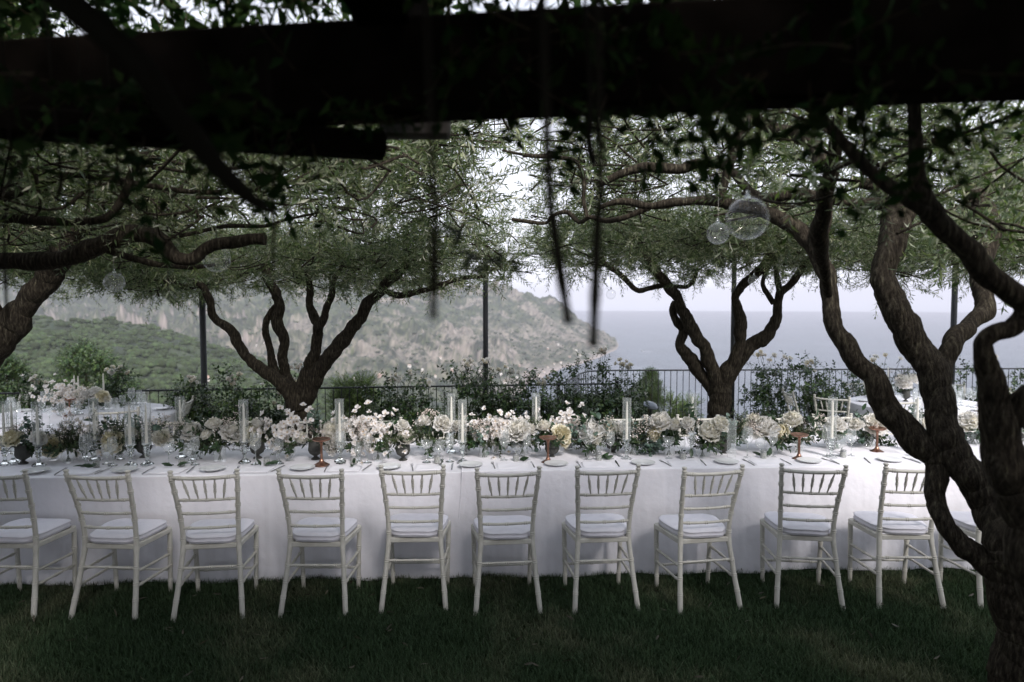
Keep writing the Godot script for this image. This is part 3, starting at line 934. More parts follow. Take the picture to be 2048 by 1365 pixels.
func build_coast() -> void:
	relief.seed = 5; relief.frequency = 0.0045; relief.fractal_octaves = 5
	ridges.seed = 8; ridges.frequency = 0.0009; ridges.fractal_type = FastNoiseLite.FRACTAL_RIDGED; ridges.fractal_octaves = 5
	var us := []
	var u := -420.0
	while u < 1320.0:
		us.append(u)
		u += 2.6
	var per := [6, 10, 40, 46, 60, 80, 60, 22]
	var rows := 1
	for q in per: rows += q
	var b := MB.new()
	b.colored = true
	var up := PackedVector3Array()
	for iu in us.size():
		var uu: float = us[iu]
		var k := 0
		while k < COL.size() - 2 and COL[k + 1][0] < uu: k += 1
		var f: float = (uu - COL[k][0]) / (COL[k + 1][0] - COL[k][0])
		f = clampf(f, 0, 1)
		var pts := [Vector2(14, -6), Vector2(60, -24)]
		for j in 6:
			var d := lerpf(COL[k][1 + 2 * j], COL[k + 1][1 + 2 * j], f)
			var h0: float = 1.93 - (COL[k][2 + 2 * j] - EYE_ROW) / FOCAL * COL[k][1 + 2 * j]
			var h1: float = 1.93 - (COL[k + 1][2 + 2 * j] - EYE_ROW) / FOCAL * COL[k + 1][1 + 2 * j]
			pts.append(Vector2(d, lerpf(h0, h1, f)))
		var last: Vector2 = pts[7]
		pts.append(Vector2(last.x + 1300.0, minf(last.y - 260.0, -330.0) if uu > 1000 else last.y - 260.0))
		var dir := ray(uu, EYE_ROW)
		for j in 8:
			var a: Vector2 = pts[maxi(j - 1, 0)]; var p: Vector2 = pts[j]; var q: Vector2 = pts[j + 1]; var z: Vector2 = pts[mini(j + 2, 8)]
			var n: int = per[j]
			for s in (n + 1 if j == 7 else n):
				var t := float(s) / n
				var h := 0.5 * (2.0 * p.y + (q.y - a.y) * t + (2.0 * a.y - 5.0 * p.y + 4.0 * q.y - z.y) * t * t + (3.0 * p.y - a.y - 3.0 * q.y + z.y) * t * t * t)
				h = lerpf(h, lerpf(p.y, q.y, t), 0.35)
				var d := lerpf(p.x, q.x, t)
				var x := dir.x * d
				var far := clampf((d - 120.0) / 900.0, 0.0, 1.0)
				var big := ridges.get_noise_2d(x, d)
				var mid := relief.get_noise_2d(x, d)
				var gul := ridges.get_noise_2d(x * 3.6 + 900.0, d * 2.2) - 0.3
				var fine := relief.get_noise_2d(x * 5.0, d * 5.0)
				var bulk := clampf((d - 1600.0) / 1500.0, 0.0, 1.0)
				var shore := clampf((h - SEA + 6.0) / 60.0, 0.12, 1.0)
				var crest := clampf(absf(j + t - 6.0) * 0.9, 0.25, 1.0) * (1.0 - 0.75 * smoothstep(980.0, 1080.0, uu))
				h += (far * (mid * 26.0 + fine * 7.0) + bulk * ((big - 0.35) * 120.0 * crest + mid * 40.0 * crest + gul * 105.0 * crest + fine * 9.0)) * shore
				# terraces cut into the lower slopes
				var ter := clampf(1.0 - absf(h + 190.0) / 110.0, 0.0, 1.0) * clampf((d - 500.0) / 300.0, 0.0, 1.0)
				var step := 11.0
				var hs := floorf(h / step) * step + step * smoothstep(0.55, 1.0, h / step - floorf(h / step))
				h = lerpf(h, hs, 0.8 * ter)
				b.v.append(Vector3(x, h, -d))
	var nu := us.size()
	for i in nu - 1:
		for j in rows - 1:
			var k := i * rows + j
			b.quad(k, k + 1, k + rows + 1, k + rows)
	# colours from steepness, height and noise
	var tone := FastNoiseLite.new()
	tone.seed = 31; tone.frequency = 0.011; tone.fractal_octaves = 4
	b.c.resize(b.v.size())
	for i in nu:
		for j in rows:
			var k := i * rows + j
			var v := b.v[k]
			var vx: Vector3 = b.v[mini(i + 1, nu - 1) * rows + j] - b.v[maxi(i - 1, 0) * rows + j]
			var vz: Vector3 = b.v[i * rows + mini(j + 1, rows - 1)] - b.v[i * rows + maxi(j - 1, 0)]
			var nn := vz.cross(vx).normalized()
			var ny := absf(nn.y)
			var t := tone.get_noise_3d(v.x, v.y * 1.5, v.z)
			var t2 := tone.get_noise_3d(v.x * 4.0, v.y * 4.0, v.z * 4.0 + 300.0)
			var dark := Color(0.016, 0.027, 0.014)
			var scrub := Color(0.04, 0.057, 0.026)
			var grass := Color(0.1, 0.11, 0.05)
			var rock := Color(0.34, 0.285, 0.25)
			var c := dark.lerp(scrub, clampf(0.42 + t * 2.2 + t2 * 1.0, 0, 1))
			var far := clampf((-v.z - 1500.0) / 900.0, 0, 1)
			c = c.lerp(grass, clampf((t2 + 0.1) * 1.6, 0, 1) * (0.25 + 0.5 * far))
			var bare := clampf((0.56 + 0.16 * t2 + 0.14 * t - ny) * 4.0, 0, 1) * far
			bare = maxf(bare, clampf((t - 0.34) * 3.0, 0, 1) * far * 0.5)
			var shore := clampf(1.0 - (v.y - SEA - 2.0) / (16.0 + 14.0 * t), 0, 1) * far
			var t3 := tone.get_noise_2d(v.x * 0.33 + 500.0, v.z * 0.33)
			bare = maxf(bare, clampf((t3 - 0.13 + 0.4 * t2) * 4.5, 0, 1) * far * 0.55 * smoothstep(380.0, 640.0, us[i]))
			var ter := clampf(1.0 - absf(v.y + 190.0) / 110.0, 0.0, 1.0) * far
			var fr := v.y / 11.0 - floorf(v.y / 11.0)
			bare = maxf(bare, ter * (0.75 if fr > 0.05 and fr < 0.95 else 0.0) * clampf(0.5 + t * 2.0, 0, 1))
			c = c.lerp(rock * (0.8 + 0.5 * t2), clampf(maxf(bare, shore), 0, 1))
			b.c[k] = c
	var m := plain("hillside", Color.WHITE, 0.95)
	m.vertex_color_use_as_albedo = true
	struct("coast_hills", b.mesh(), m)
	land = {"v": b.v, "rows": rows, "nu": nu, "us": us, "c": b.c}
	# the sea
	var s := MB.new()
	var c0 := s.add(Vector3(0, SEA, 0))
	var radii := [300.0, 800.0, 2000.0, 5000.0, 12000.0, 26000.0]
	for q in radii:
		for k in 96:
			s.add(Vector3(sin(TAU * k / 96) * q, SEA, -cos(TAU * k / 96) * q))
	for k in 96:
		s.tri(c0, 1 + k, 1 + (k + 1) % 96)
		for i in radii.size() - 1:
			var p := 1 + i * 96
			s.quad(p + k, p + 96 + k, p + 96 + (k + 1) % 96, p + (k + 1) % 96)
	var w := textured("water", noise_tex(72, 0.006, [[0.0, lin(0.012, 0.024, 0.04)], [0.5, lin(0.026, 0.045, 0.065)], [1.0, lin(0.06, 0.08, 0.1)]], 512), null, 1.0, 0.3)
	w.uv1_triplanar = true
	w.uv1_world_triplanar = true
	w.uv1_scale = Vector3(0.0011, 1.0, 0.0005)
	w.normal_enabled = true
	w.normal_texture = noise_tex(71, 0.08, [], 1024, FastNoiseLite.TYPE_SIMPLEX_SMOOTH, 5, true, 7.0)
	w.normal_scale = 0.6
	struct("sea", s.mesh(), w)

func land_at(u: float, v: float) -> Vector3:       # the nearest land seen through a place of the frame
	var i := clampi(int((u + 420.0) / 2.6), 0, land.nu - 1)
	var dir := ray(u, v)
	for j in range(8, land.rows):
		var p: Vector3 = land.v[i * land.rows + j]
		if p.y >= EYE.y + dir.y * -p.z:
			return p
	return Vector3.ZERO

func tree_ball(seed_: int) -> ArrayMesh:      # a lumpy far crown
	var r := RandomNumberGenerator.new()
	r.seed = seed_
	var b := MB.new()
	b.colored = true
	for k in 7:
		var o := Vector3(r.randfn(), r.randf_range(0.2, 1.3), r.randfn()) * 0.42 if k else Vector3(0, 0.4, 0)
		var s := r.randf_range(0.4, 0.7)
		var m := r.randf_range(0.75, 1.3)
		b.col = Color(0.03 * m, 0.046 * m, 0.018 * m)
		var first := b.v.size()
		for i in 5:
			for j in 8:
				var a := PI * i / 4.0 - PI * 0.5
				var q := Vector3(cos(a) * cos(TAU * j / 8), sin(a), -cos(a) * sin(TAU * j / 8)) * s * r.randf_range(0.8, 1.15)
				b.add(o + q)
		for i in 4:
			for j in 8:
				var p := first + i * 8
				b.quad(p + j, p + 8 + j, p + 8 + (j + 1) % 8, p + (j + 1) % 8)
	return b.mesh()

func clothe_hills() -> void:
	var balls := [tree_ball(1), tree_ball(2)]
	for m in 2:
		var xs := []
		var ts := []
		for k in 11000:
			var i := rng.randi_range(2, land.nu - 3)
			var j := rng.randi_range(16, 62) if k < 8800 else rng.randi_range(100, 290)
			var p: Vector3 = land.v[i * land.rows + j].lerp(land.v[i * land.rows + j + 1], rng.randf()).lerp(land.v[(i + 1) * land.rows + j], rng.randf() * 0.5)
			var c: Color = land.c[i * land.rows + j]
			if p.y < SEA + 14.0 or p.z > -260.0 or c.r > 0.15:
				continue
			var s := (1.4 + 5.0 * pow(rng.randf(), 2.2)) * (1.0 + clampf((-p.z - 1400.0) / 2000.0, 0.0, 0.8))
			xs.append(Transform3D(Basis(Vector3.UP, rng.randf() * TAU).scaled(Vector3(s, s * rng.randf_range(0.6, 1.0), s)), p))
			var t := rng.randf_range(0.7, 1.7)
			ts.append(Color(t, t, t))
		scatter("hillside_wood", balls[m], leafy("far_wood", 0.9, 0.0), xs, ts, self)

func village() -> void:
	var spots := [[905, 742], [935, 752], [960, 748], [985, 762], [1003, 752], [1020, 741], [1035, 757], [1052, 748], [1068, 742], [1080, 753], [1088, 746], [1098, 737], [1110, 731], [1122, 727], [1040, 733], [1012, 768], [975, 735], [930, 730], [870, 756], [846, 748], [1140, 716], [1162, 712], [1098, 700], [1118, 692], [880, 720], [820, 738], [1155, 702], [760, 756], [498, 690], [512, 694], [528, 688], [545, 742], [410, 762], [706, 764]]
	var wall := plain("house_wall", lin(0.66, 0.62, 0.57), 0.9)
	var wall2 := plain("house_wall_pink", lin(0.42, 0.31, 0.26), 0.9)
	var roof := plain("house_roof", lin(0.42, 0.3, 0.24), 0.9)
	var dark := plain("house_window", lin(0.06, 0.06, 0.07), 0.5)
	spots.sort_custom(func(a, b): return a[0] < b[0])
	var far_n := 0
	var near_n := 0
	var n := 0
	for s in spots:
		var p := land_at(s[0], s[1])
		if p == Vector3.ZERO:
			continue
		n += 1
		var side := ""
		if s[0] > 700:
			side = "small house low on the far mountain, %s of the houses there from the left" % ORD[mini(far_n, 29)]
			far_n += 1
		else:
			side = "small house on the near green hill beyond the valley, %s from the left" % ORD[near_n]
			near_n += 1
		var h := thing("hillside_house", side, "house", p, rng.randf_range(-0.6, 0.6), "houses scattered over the far slopes")
		var k := 1.05 if s[0] > 700 else 0.5
		var sz := Vector3(rng.randf_range(8, 15), rng.randf_range(5, 8), rng.randf_range(7, 10)) * k * 0.75
		var b := MB.new()
		box(b, Transform3D(Basis.IDENTITY, Vector3(0, sz.y * 0.5 - 2.0, 0)), sz + Vector3(0, 4, 0))
		part("wall", b.mesh(true), wall2 if n % 5 == 2 else wall, h)
		b = MB.new()
		var y := sz.y
		var q := [b.add(Vector3(-sz.x * 0.54, y, sz.z * 0.54)), b.add(Vector3(sz.x * 0.54, y, sz.z * 0.54)), b.add(Vector3(sz.x * 0.54, y, -sz.z * 0.54)), b.add(Vector3(-sz.x * 0.54, y, -sz.z * 0.54)), b.add(Vector3(-sz.x * 0.3, y + 2.2, 0)), b.add(Vector3(sz.x * 0.3, y + 2.2, 0))]
		b.quad(q[0], q[4], q[5], q[1]); b.quad(q[2], q[5], q[4], q[3]); b.tri(q[1], q[5], q[2]); b.tri(q[3], q[4], q[0])
		b.quad(q[3], q[0], q[1], q[2])
		part("roof", b.mesh(true), roof if n % 3 else wall, h)
		for e in 3:
			b = MB.new()
			box(b, Transform3D(Basis.IDENTITY, Vector3((e - 1) * sz.x * 0.3, sz.y * 0.55, sz.z * 0.5)), Vector3(1.1, 1.6, 0.2))
			part("window", b.mesh(true), dark, h)

# ------------------------------------------------------------------ table cloths
func long_cloth(s0: float, s1: float, seed_: int, lift: float) -> ArrayMesh:
	var n := FastNoiseLite.new()
	n.seed = seed_
	n.frequency = 0.9
	var depth := 1.1
	# section from the far hem up over the top to the near hem: [w, h, drop share]
	var sec := []
	for k in 15: sec.append([depth + 0.006, TOP - 0.74 * (1.0 - k / 14.0) - 0.012, 1.0 - k / 14.0])
	for a in [30, 60]: sec.append([depth + 0.006 - 0.012 * (1 - cos(deg_to_rad(a))), TOP - 0.012 + 0.012 * sin(deg_to_rad(a)), 0.0])
	for k in 9: sec.append([depth - 0.008 - (depth - 0.008) * k / 8.0, TOP, 0.0])
	for a in [30, 60]: sec.append([-0.006 - 0.006 * sin(deg_to_rad(a)), TOP - 0.012 * (1 - cos(deg_to_rad(a))), 0.0])
	for k in 21: sec.append([-0.012, TOP - 0.012 - 0.733 * k / 20.0, k / 20.0])
	var m := sec.size()
	var b := MB.new()
	var cnt := int((s1 - s0) / 0.014)
	for i in cnt + 1:
		var s := lerpf(s0, s1, float(i) / cnt)
		for j in m:
			var q = sec[j]
			var front: bool = j > m / 2
			var drop: float = q[2]
			var wave := (0.05 * n.get_noise_1d(s * 2.2) + 0.055 * sin(s * 5.1 + 2.0 * n.get_noise_1d(s * 0.7 + 40.0)) * n.get_noise_1d(s * 0.9 + 9.0) + 0.009 * n.get_noise_2d(s * 5.0, drop * 1.6)) * pow(drop, 0.85)
			var w: float = q[0] + (-wave - 0.02 * drop if front else wave + 0.02 * drop) - (lift if front else -lift)
			var h: float = q[1] + lift * (1.0 - drop) + 0.002 * n.get_noise_2d(s * 3.0, q[0] * 3.0) + (0.006 * n.get_noise_1d(s * 1.7 + 70.0) if drop > 0.98 else 0.0)
			w -= (0.0035 if front else -0.0035) * exp(-pow((fposmod(s + 0.31, 0.92) - 0.46) / 0.012, 2.0)) * (1.0 if drop > 0.0 else 0.0)
			h += 0.003 * exp(-pow((fposmod(s + 0.31, 0.92) - 0.46) / 0.012, 2.0)) * (1.0 if drop == 0.0 else 0.0)
			# the hem of an end pulls a little inwards as it hangs
			var pull := 0.0
			if drop > 0.0 and i < 6 and lift > 0.0: pull = -0.06 * drop * (1.0 - i / 6.0) * (0.4 + 0.6 * sin(drop * 2.4))
			b.add(tab(s + pull, w, h))
	for i in cnt:
		for j in m - 1:
			var k := i * m + j
			b.quad(k, k + m, k + m + 1, k + 1)
	return b.mesh()

func round_cloth(r: float, h: float, seed_: int) -> ArrayMesh:
	var n := FastNoiseLite.new()
	n.seed = seed_
	n.frequency = 1.0
	var b := MB.new()
	var prof := []
	for k in 13: prof.append([r + 0.012, 0.01 + (h - 0.022) * k / 12.0, 1.0 - k / 12.0])
	prof.append([r + 0.008, h - 0.004, 0.0]); prof.append([r - 0.003, h, 0.0]); prof.append([r * 0.6, h, 0.0]); prof.append([r * 0.2, h, 0.0]); prof.append([0.0, h, 0.0])
	var m := 140
	for p in prof:
		for k in m:
			var a := TAU * k / m
			var f := (sin(a * 13.0 + 2.5 * n.get_noise_2d(cos(a), sin(a))) * 0.6 + sin(a * 7.0 + 1.0) * 0.4) * pow(p[2], 0.9) * 0.05
			var rr: float = p[0] + f + 0.06 * p[2]
			if p[0] < r * 0.9: rr = p[0]
			b.add(Vector3(rr * cos(a), p[1], -rr * sin(a)))
	for i in prof.size() - 1:
		for k in m:
			var k2 := (k + 1) % m
			b.quad(i * m + k, i * m + m + k, i * m + m + k2, i * m + k2)
	return b.mesh()

# ------------------------------------------------------------------ flowers on the tables
func arrangement(vase: String, u: float, v: float, heads: Array, label: String, level := TOP) -> void:
	var base := on_level(u, v, level)
	var d0 := -base.z
	var t := thing("flower_arrangement", label, "flowers", base, 0.0, "flower arrangements along the long table" if level == TOP else "flower arrangements on the round tables")
	var rim := {"urn": 0.145, "goblet": 0.122, "bowl": 0.115, "tumbler": 0.12, "square": 0.13}
	var top := Vector3(0, rim[vase] - 0.01, 0)
	if vase == "urn":
		part("urn", lib.urn, mats.urn_stone, t)
	else:
		part("vase", lib[vase + "_vase"], glass_pane(), t)
		if vase == "goblet":
			part("foot", lib.foot, glass_solid(), t)
		var st := part("stems", lib.stems, mats.stem_green, t, Vector3(0, 0.022 if vase == "goblet" else 0.0, 0))
		st.set_meta("kind", "stuff")
	var stems := MB.new()
	var tiny := []; var gum := []; var gloss := []; var buds := []
	var view := Vector3(0, 0.35, 0.55)
	for q in heads:
		var sz: float = q[3] / FOCAL * d0 * (1.08 if q[0] in ["p", "y", "o"] else 1.0)
		var depth: float = d0 + (rng.randf_range(-0.05, 0.02) if q[0] in ["p", "y"] else rng.randf_range(-0.02, 0.06))
		var p := at(q[1], q[2], depth) - base
		var out := (p - top)
		var dir := (out.normalized() + view).normalized()
		match q[0]:
			"p", "y", "r":
				var set_: Array = lib.peony if q[0] == "p" else lib.gold if q[0] == "y" else lib.rose
				var o := part("peony", set_[rng.randi() % set_.size()], mats.petal, t)
				var k := sz / (0.105 if q[0] != "r" else 0.055)
				o.transform = Transform3D(facing(Vector3.ZERO, dir + Vector3(rng.randfn(), rng.randfn(), 0) * 0.2, rng.randf() * TAU).basis * Basis.from_scale(Vector3.ONE * k), p - dir * 0.025 * k)
				tube(stems, [top * 0.6, (top + p) * 0.5 + Vector3(0, -0.015, 0), p - dir * 0.02 * k], [0.003, 0.0028, 0.0026], 5)
			"o":
				var n := clampi(int(sz * sz * 1100.0), 12, 46)
				for k in n:
					var e := Vector3(rng.randfn() * 0.36, rng.randfn() * 0.27, rng.randfn() * 0.22)
					var o := part("orchid_bloom", lib.orchid[k % 3], mats.petal, t)
					var face := (e * 1.2 + Vector3(0, 0.25, 0.75) + Vector3(rng.randfn(), rng.randfn(), rng.randfn()) * 0.25).normalized()
					o.transform = Transform3D(facing(Vector3.ZERO, face, rng.randf() * TAU).basis * Basis.from_scale(Vector3.ONE * rng.randf_range(0.62, 0.92)), p + e * sz)
				for k in 4:
					tube(stems, [top * 0.5, (top + p) * 0.5 + Vector3(0, 0.02, 0), p + Vector3((k - 1.5) * 0.2, 0.0, 0) * sz], [0.0025, 0.0022, 0.0015], 5)
			"f":
				for k in 9:
					buds.append(facing(p + Vector3(rng.randfn(), rng.randfn() * 0.7, rng.randfn()) * sz * 0.3 - dir * 0.05, dir + Vector3(rng.randfn(), rng.randfn(), rng.randfn()) * 0.5, rng.randf() * TAU))
			"h":
				for k in 30:
					tiny.append(facing(p + Vector3(rng.randfn(), rng.randfn() * 0.8, rng.randfn()) * sz * 0.26 - dir * 0.04, (out.normalized() + Vector3(rng.randfn(), rng.randfn() + 0.4, rng.randfn()) * 0.7), rng.randf() * TAU))
			"e":
				for k in 7:
					gum.append(facing(p + Vector3(rng.randfn(), rng.randfn(), rng.randfn()) * sz * 0.25 - dir * 0.05, (out.normalized() + Vector3(rng.randfn(), rng.randfn(), rng.randfn()) * 0.6), rng.randf() * TAU))
				for k in 5:
					var o := part("leaf", lib.gum_leaf, mats.leaf, t)
					o.transform = facing(p + Vector3(rng.randfn(), rng.randfn(), rng.randf()) * sz * 0.35, Vector3(rng.randfn(), rng.randfn(), rng.randfn() * 0.4), rng.randf() * TAU)
			"l":
				for k in 4:
					gloss.append(facing(p + Vector3(rng.randfn(), rng.randfn(), rng.randfn()) * sz * 0.2 - dir * 0.06, (out.normalized() + Vector3(rng.randfn(), rng.randfn(), rng.randfn()) * 0.5), rng.randf() * TAU))
				for k in 5:
					var o := part("leaf", lib.glossy_leaf, mats.leaf, t)
					o.transform = facing(p + Vector3(rng.randfn(), rng.randfn(), rng.randf()) * sz * 0.25, out.normalized() + Vector3(rng.randfn(), rng.randfn(), rng.randfn() * 0.4), rng.randf() * TAU)
	for k in 12:
		var a := rng.randf() * TAU
		tiny.append(facing(top + Vector3(cos(a), 0, sin(a)) * 0.02, Vector3(cos(a) * 1.2, rng.randf_range(0.1, 1.0), sin(a) * 1.2), rng.randf() * TAU))
	for k in 4:
		var a := rng.randf() * TAU
		gloss.append(facing(top + Vector3(cos(a), -0.5, sin(a)) * 0.03, Vector3(cos(a) * 1.3, rng.randf_range(-0.3, 0.7), sin(a) * 1.3), rng.randf() * TAU))
	if stems.v.size():
		part("stems", stems.mesh(), mats.stem_green, t).set_meta("kind", "stuff")
	for q in [["foliage", lib.tiny, tiny], ["foliage", lib.gum, gum], ["foliage", lib.glossy, gloss], ["flower_buds", lib.buds, buds]]:
		if q[2].size():
			var tint := []
			for x in q[2]:
				var m := rng.randf_range(0.7, 1.35)
				tint.append(Color(m, m, m))
			scatter(q[0], q[1], mats.leaf, q[2], tint, t)

func glassware(kind: String, pos: Vector3, label: String, group: String) -> void:
	var names := {"red_glass": "wine_glass", "white_glass": "wine_glass", "coupe": "coupe_glass", "goblet": "water_goblet"}
	var t := thing(names[kind], label, names[kind].replace("_", " "), pos, rng.randf() * TAU, group)
	part("bowl", lib[kind][0], glass_pane(), t)
	part("stem", lib[kind][1], glass_solid(), t)

func hurricane(pos: Vector3, label: String, bare := false) -> void:
	var t := thing("candle_holder", label, "candle holder", pos, 0.0, "candle holders on the tables")
	part("holder", lib.holder, glass_solid(), t)
	if not bare:
		part("glass_tube", lib.hurricane, glass_pane(), t)
	part("candle", lib.candle, mats.wax, t)
	part("wick", lib.wick, mats.iron, t)

# ------------------------------------------------------------------ the scene
func _ready() -> void:
	rng.seed = 20240611
	fine_noise.seed = 17
	fine_noise.frequency = 0.05
	tilt = atan((682.5 - EYE_ROW) / FOCAL)

	# camera
	var cam := Camera3D.new()
	cam.name = "camera"
	add_child(cam)
	cam.position = EYE
	cam.rotation.x = -tilt
	cam.near = 0.05
	cam.far = 60000.0
	var lens := CameraAttributesPhysical.new()
	lens.frustum_focal_length = 24.0
	lens.frustum_focus_distance = 5.2
	lens.frustum_near = 0.05
	lens.frustum_far = 60000.0
	lens.exposure_aperture = 1.8
	cam.attributes = lens
	cam.fov = 53.13
	cam.current = true

	# sky and air
	var env := Environment.new()
	env.background_mode = Environment.BG_SKY
	env.sky = Sky.new()
	var sky := ProceduralSkyMaterial.new()
	sky.sky_top_color = Color(0.7, 0.725, 0.78)
	sky.sky_horizon_color = Color(0.87, 0.875, 0.905)
	sky.sky_curve = 0.2
	sky.ground_bottom_color = Color(0.3, 0.32, 0.36)
	sky.ground_horizon_color = Color(0.8, 0.82, 0.86)
	sky.sun_angle_max = 12.0
	sky.sky_energy_multiplier = 0.86
	env.sky.sky_material = sky
	env.tonemap_mode = Environment.TONE_MAPPER_LINEAR
	env.tonemap_exposure = 3.1
	env.fog_enabled = true
	env.fog_light_color = Color(0.9, 0.9, 0.94)
	env.fog_density = 0.000068
	env.sdfgi_enabled = true
	env.ssao_enabled = true
	env.ssil_enabled = true
	var we := WorldEnvironment.new()
	we.name = "world_environment"
	we.environment = env
	add_child(we)

	# the sun behind the camera, slightly to its right; the vine shades the grass, and light falls on the table between vine and olives
	var sun := DirectionalLight3D.new()
	sun.name = "sun"
	add_child(sun)
	sun.basis = Basis.looking_at(-Vector3(0.36, 0.76, 0.88).normalized())
	sun.light_energy = 0.5
	sun.light_color = Color(1.0, 0.975, 0.97)
	sun.light_angular_distance = 14.0
	sun.shadow_enabled = true

	make_materials()
	make_flowers()
	glass_meshes()
	build_coast()
	clothe_hills()
	village()
	build_terrace()
	build_pergola()
	build_olives()
	build_railings()
	build_roses()
	build_tables()
	build_chairs()
	build_tableware()
	build_bouquets()
	build_globes()

func build_terrace() -> void:
	var b := MB.new()
	var nx := 120
	var nd := 70
	for i in nx + 1:
		for j in nd + 1:
			var x := lerpf(-12.0, 12.0, float(i) / nx)
			var d := lerpf(-4.0, 12.3, float(j) / nd)
			b.add(Vector3(x, ground(x, d), -d))
	for i in nx:
		for j in nd:
			var k := i * (nd + 1) + j
			b.quad(k, k + 1, k + nd + 2, k + nd + 1)
	var e := b.v.size()
	for i in nx + 1:
		b.add(b.v[i * (nd + 1) + nd] - Vector3(0, 9, 0))
	for i in nx:
		b.quad(i * (nd + 1) + nd, e + i, e + i + 1, (i + 1) * (nd + 1) + nd)
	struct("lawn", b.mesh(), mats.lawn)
	# blades of grass where they can be seen
	b = MB.new()
	b.colored = true
	for k in 10:
		var a := rng.randf() * TAU
		var o := Vector3(rng.randfn(), 0, rng.randfn()) * 0.014
		var h := rng.randf_range(0.025, 0.055)
		var lean := Vector3(cos(a), 0, sin(a)) * h * rng.randf_range(0.2, 0.9)
		var sd := Vector3(-sin(a), 0, cos(a)) * 0.0014
		var m := rng.randf_range(0.7, 1.3)
		b.col = Color(0.045 * m, 0.072 * m, 0.038 * m)
		var p0 := b.add(o - sd); var p1 := b.add(o + sd)
		var q0 := b.add(o + lean * 0.4 + Vector3(0, h * 0.6, 0) - sd * 0.8); var q1 := b.add(o + lean * 0.4 + Vector3(0, h * 0.6, 0) + sd * 0.8)
		b.col = Color(0.08 * m, 0.12 * m, 0.066 * m)
		var tip := b.add(o + lean + Vector3(0, h, 0))
		b.quad(p0, q0, q1, p1)
		b.tri(q0, tip, q1)
	var tuft := b.mesh()
	var xs := []
	var ts := []
	var dry := FastNoiseLite.new()
	dry.seed = 3; dry.frequency = 0.9
	for k in 52000:
		var d := rng.randf_range(3.3, 5.6) if k < 44000 else rng.randf_range(5.6, 9.0)
		var x := rng.randf_range(-0.82, 0.82) * d
		var s := rng.randf_range(0.7, 1.3)
		xs.append(Transform3D(Basis(Vector3.UP, rng.randf() * TAU).scaled(Vector3(s, s * rng.randf_range(0.7, 1.2), s)), Vector3(x, ground(x, d) - 0.003, -d)))
		var y := clampf(dry.get_noise_2d(x, d) * 2.0 - 0.15 + rng.randfn() * 0.25, 0, 1)
		y = maxf(y, exp(-pow((x + 0.06) / 0.07, 2.0)) * 0.8 * rng.randf())
		var m := rng.randf_range(0.7, 1.3)
		ts.append(Color(1, 1, 1).lerp(Color(2.6, 1.75, 2.1), y) * m)
	scatter("grass", tuft, mats.grass, xs, ts, self)
	xs = []
	ts = []
	for k in 170:
		var d := rng.randf_range(3.3, 5.4)
		var x := rng.randf_range(-0.8, 0.8) * d
		xs.append(facing(Vector3(x, ground(x, d) + rng.randf_range(0.02, 0.04), -d), Vector3(rng.randfn(), rng.randf_range(-0.3, 0.3), rng.randfn()), rng.randf() * TAU))
		var m := rng.randf_range(0.6, 1.3)
		ts.append(Color(m, m, m))
	scatter("fallen_leaves", one_leaf(0.055, 0.012, Color(0.06, 0.052, 0.03), 0.45), mats.leaf, xs, ts, self)

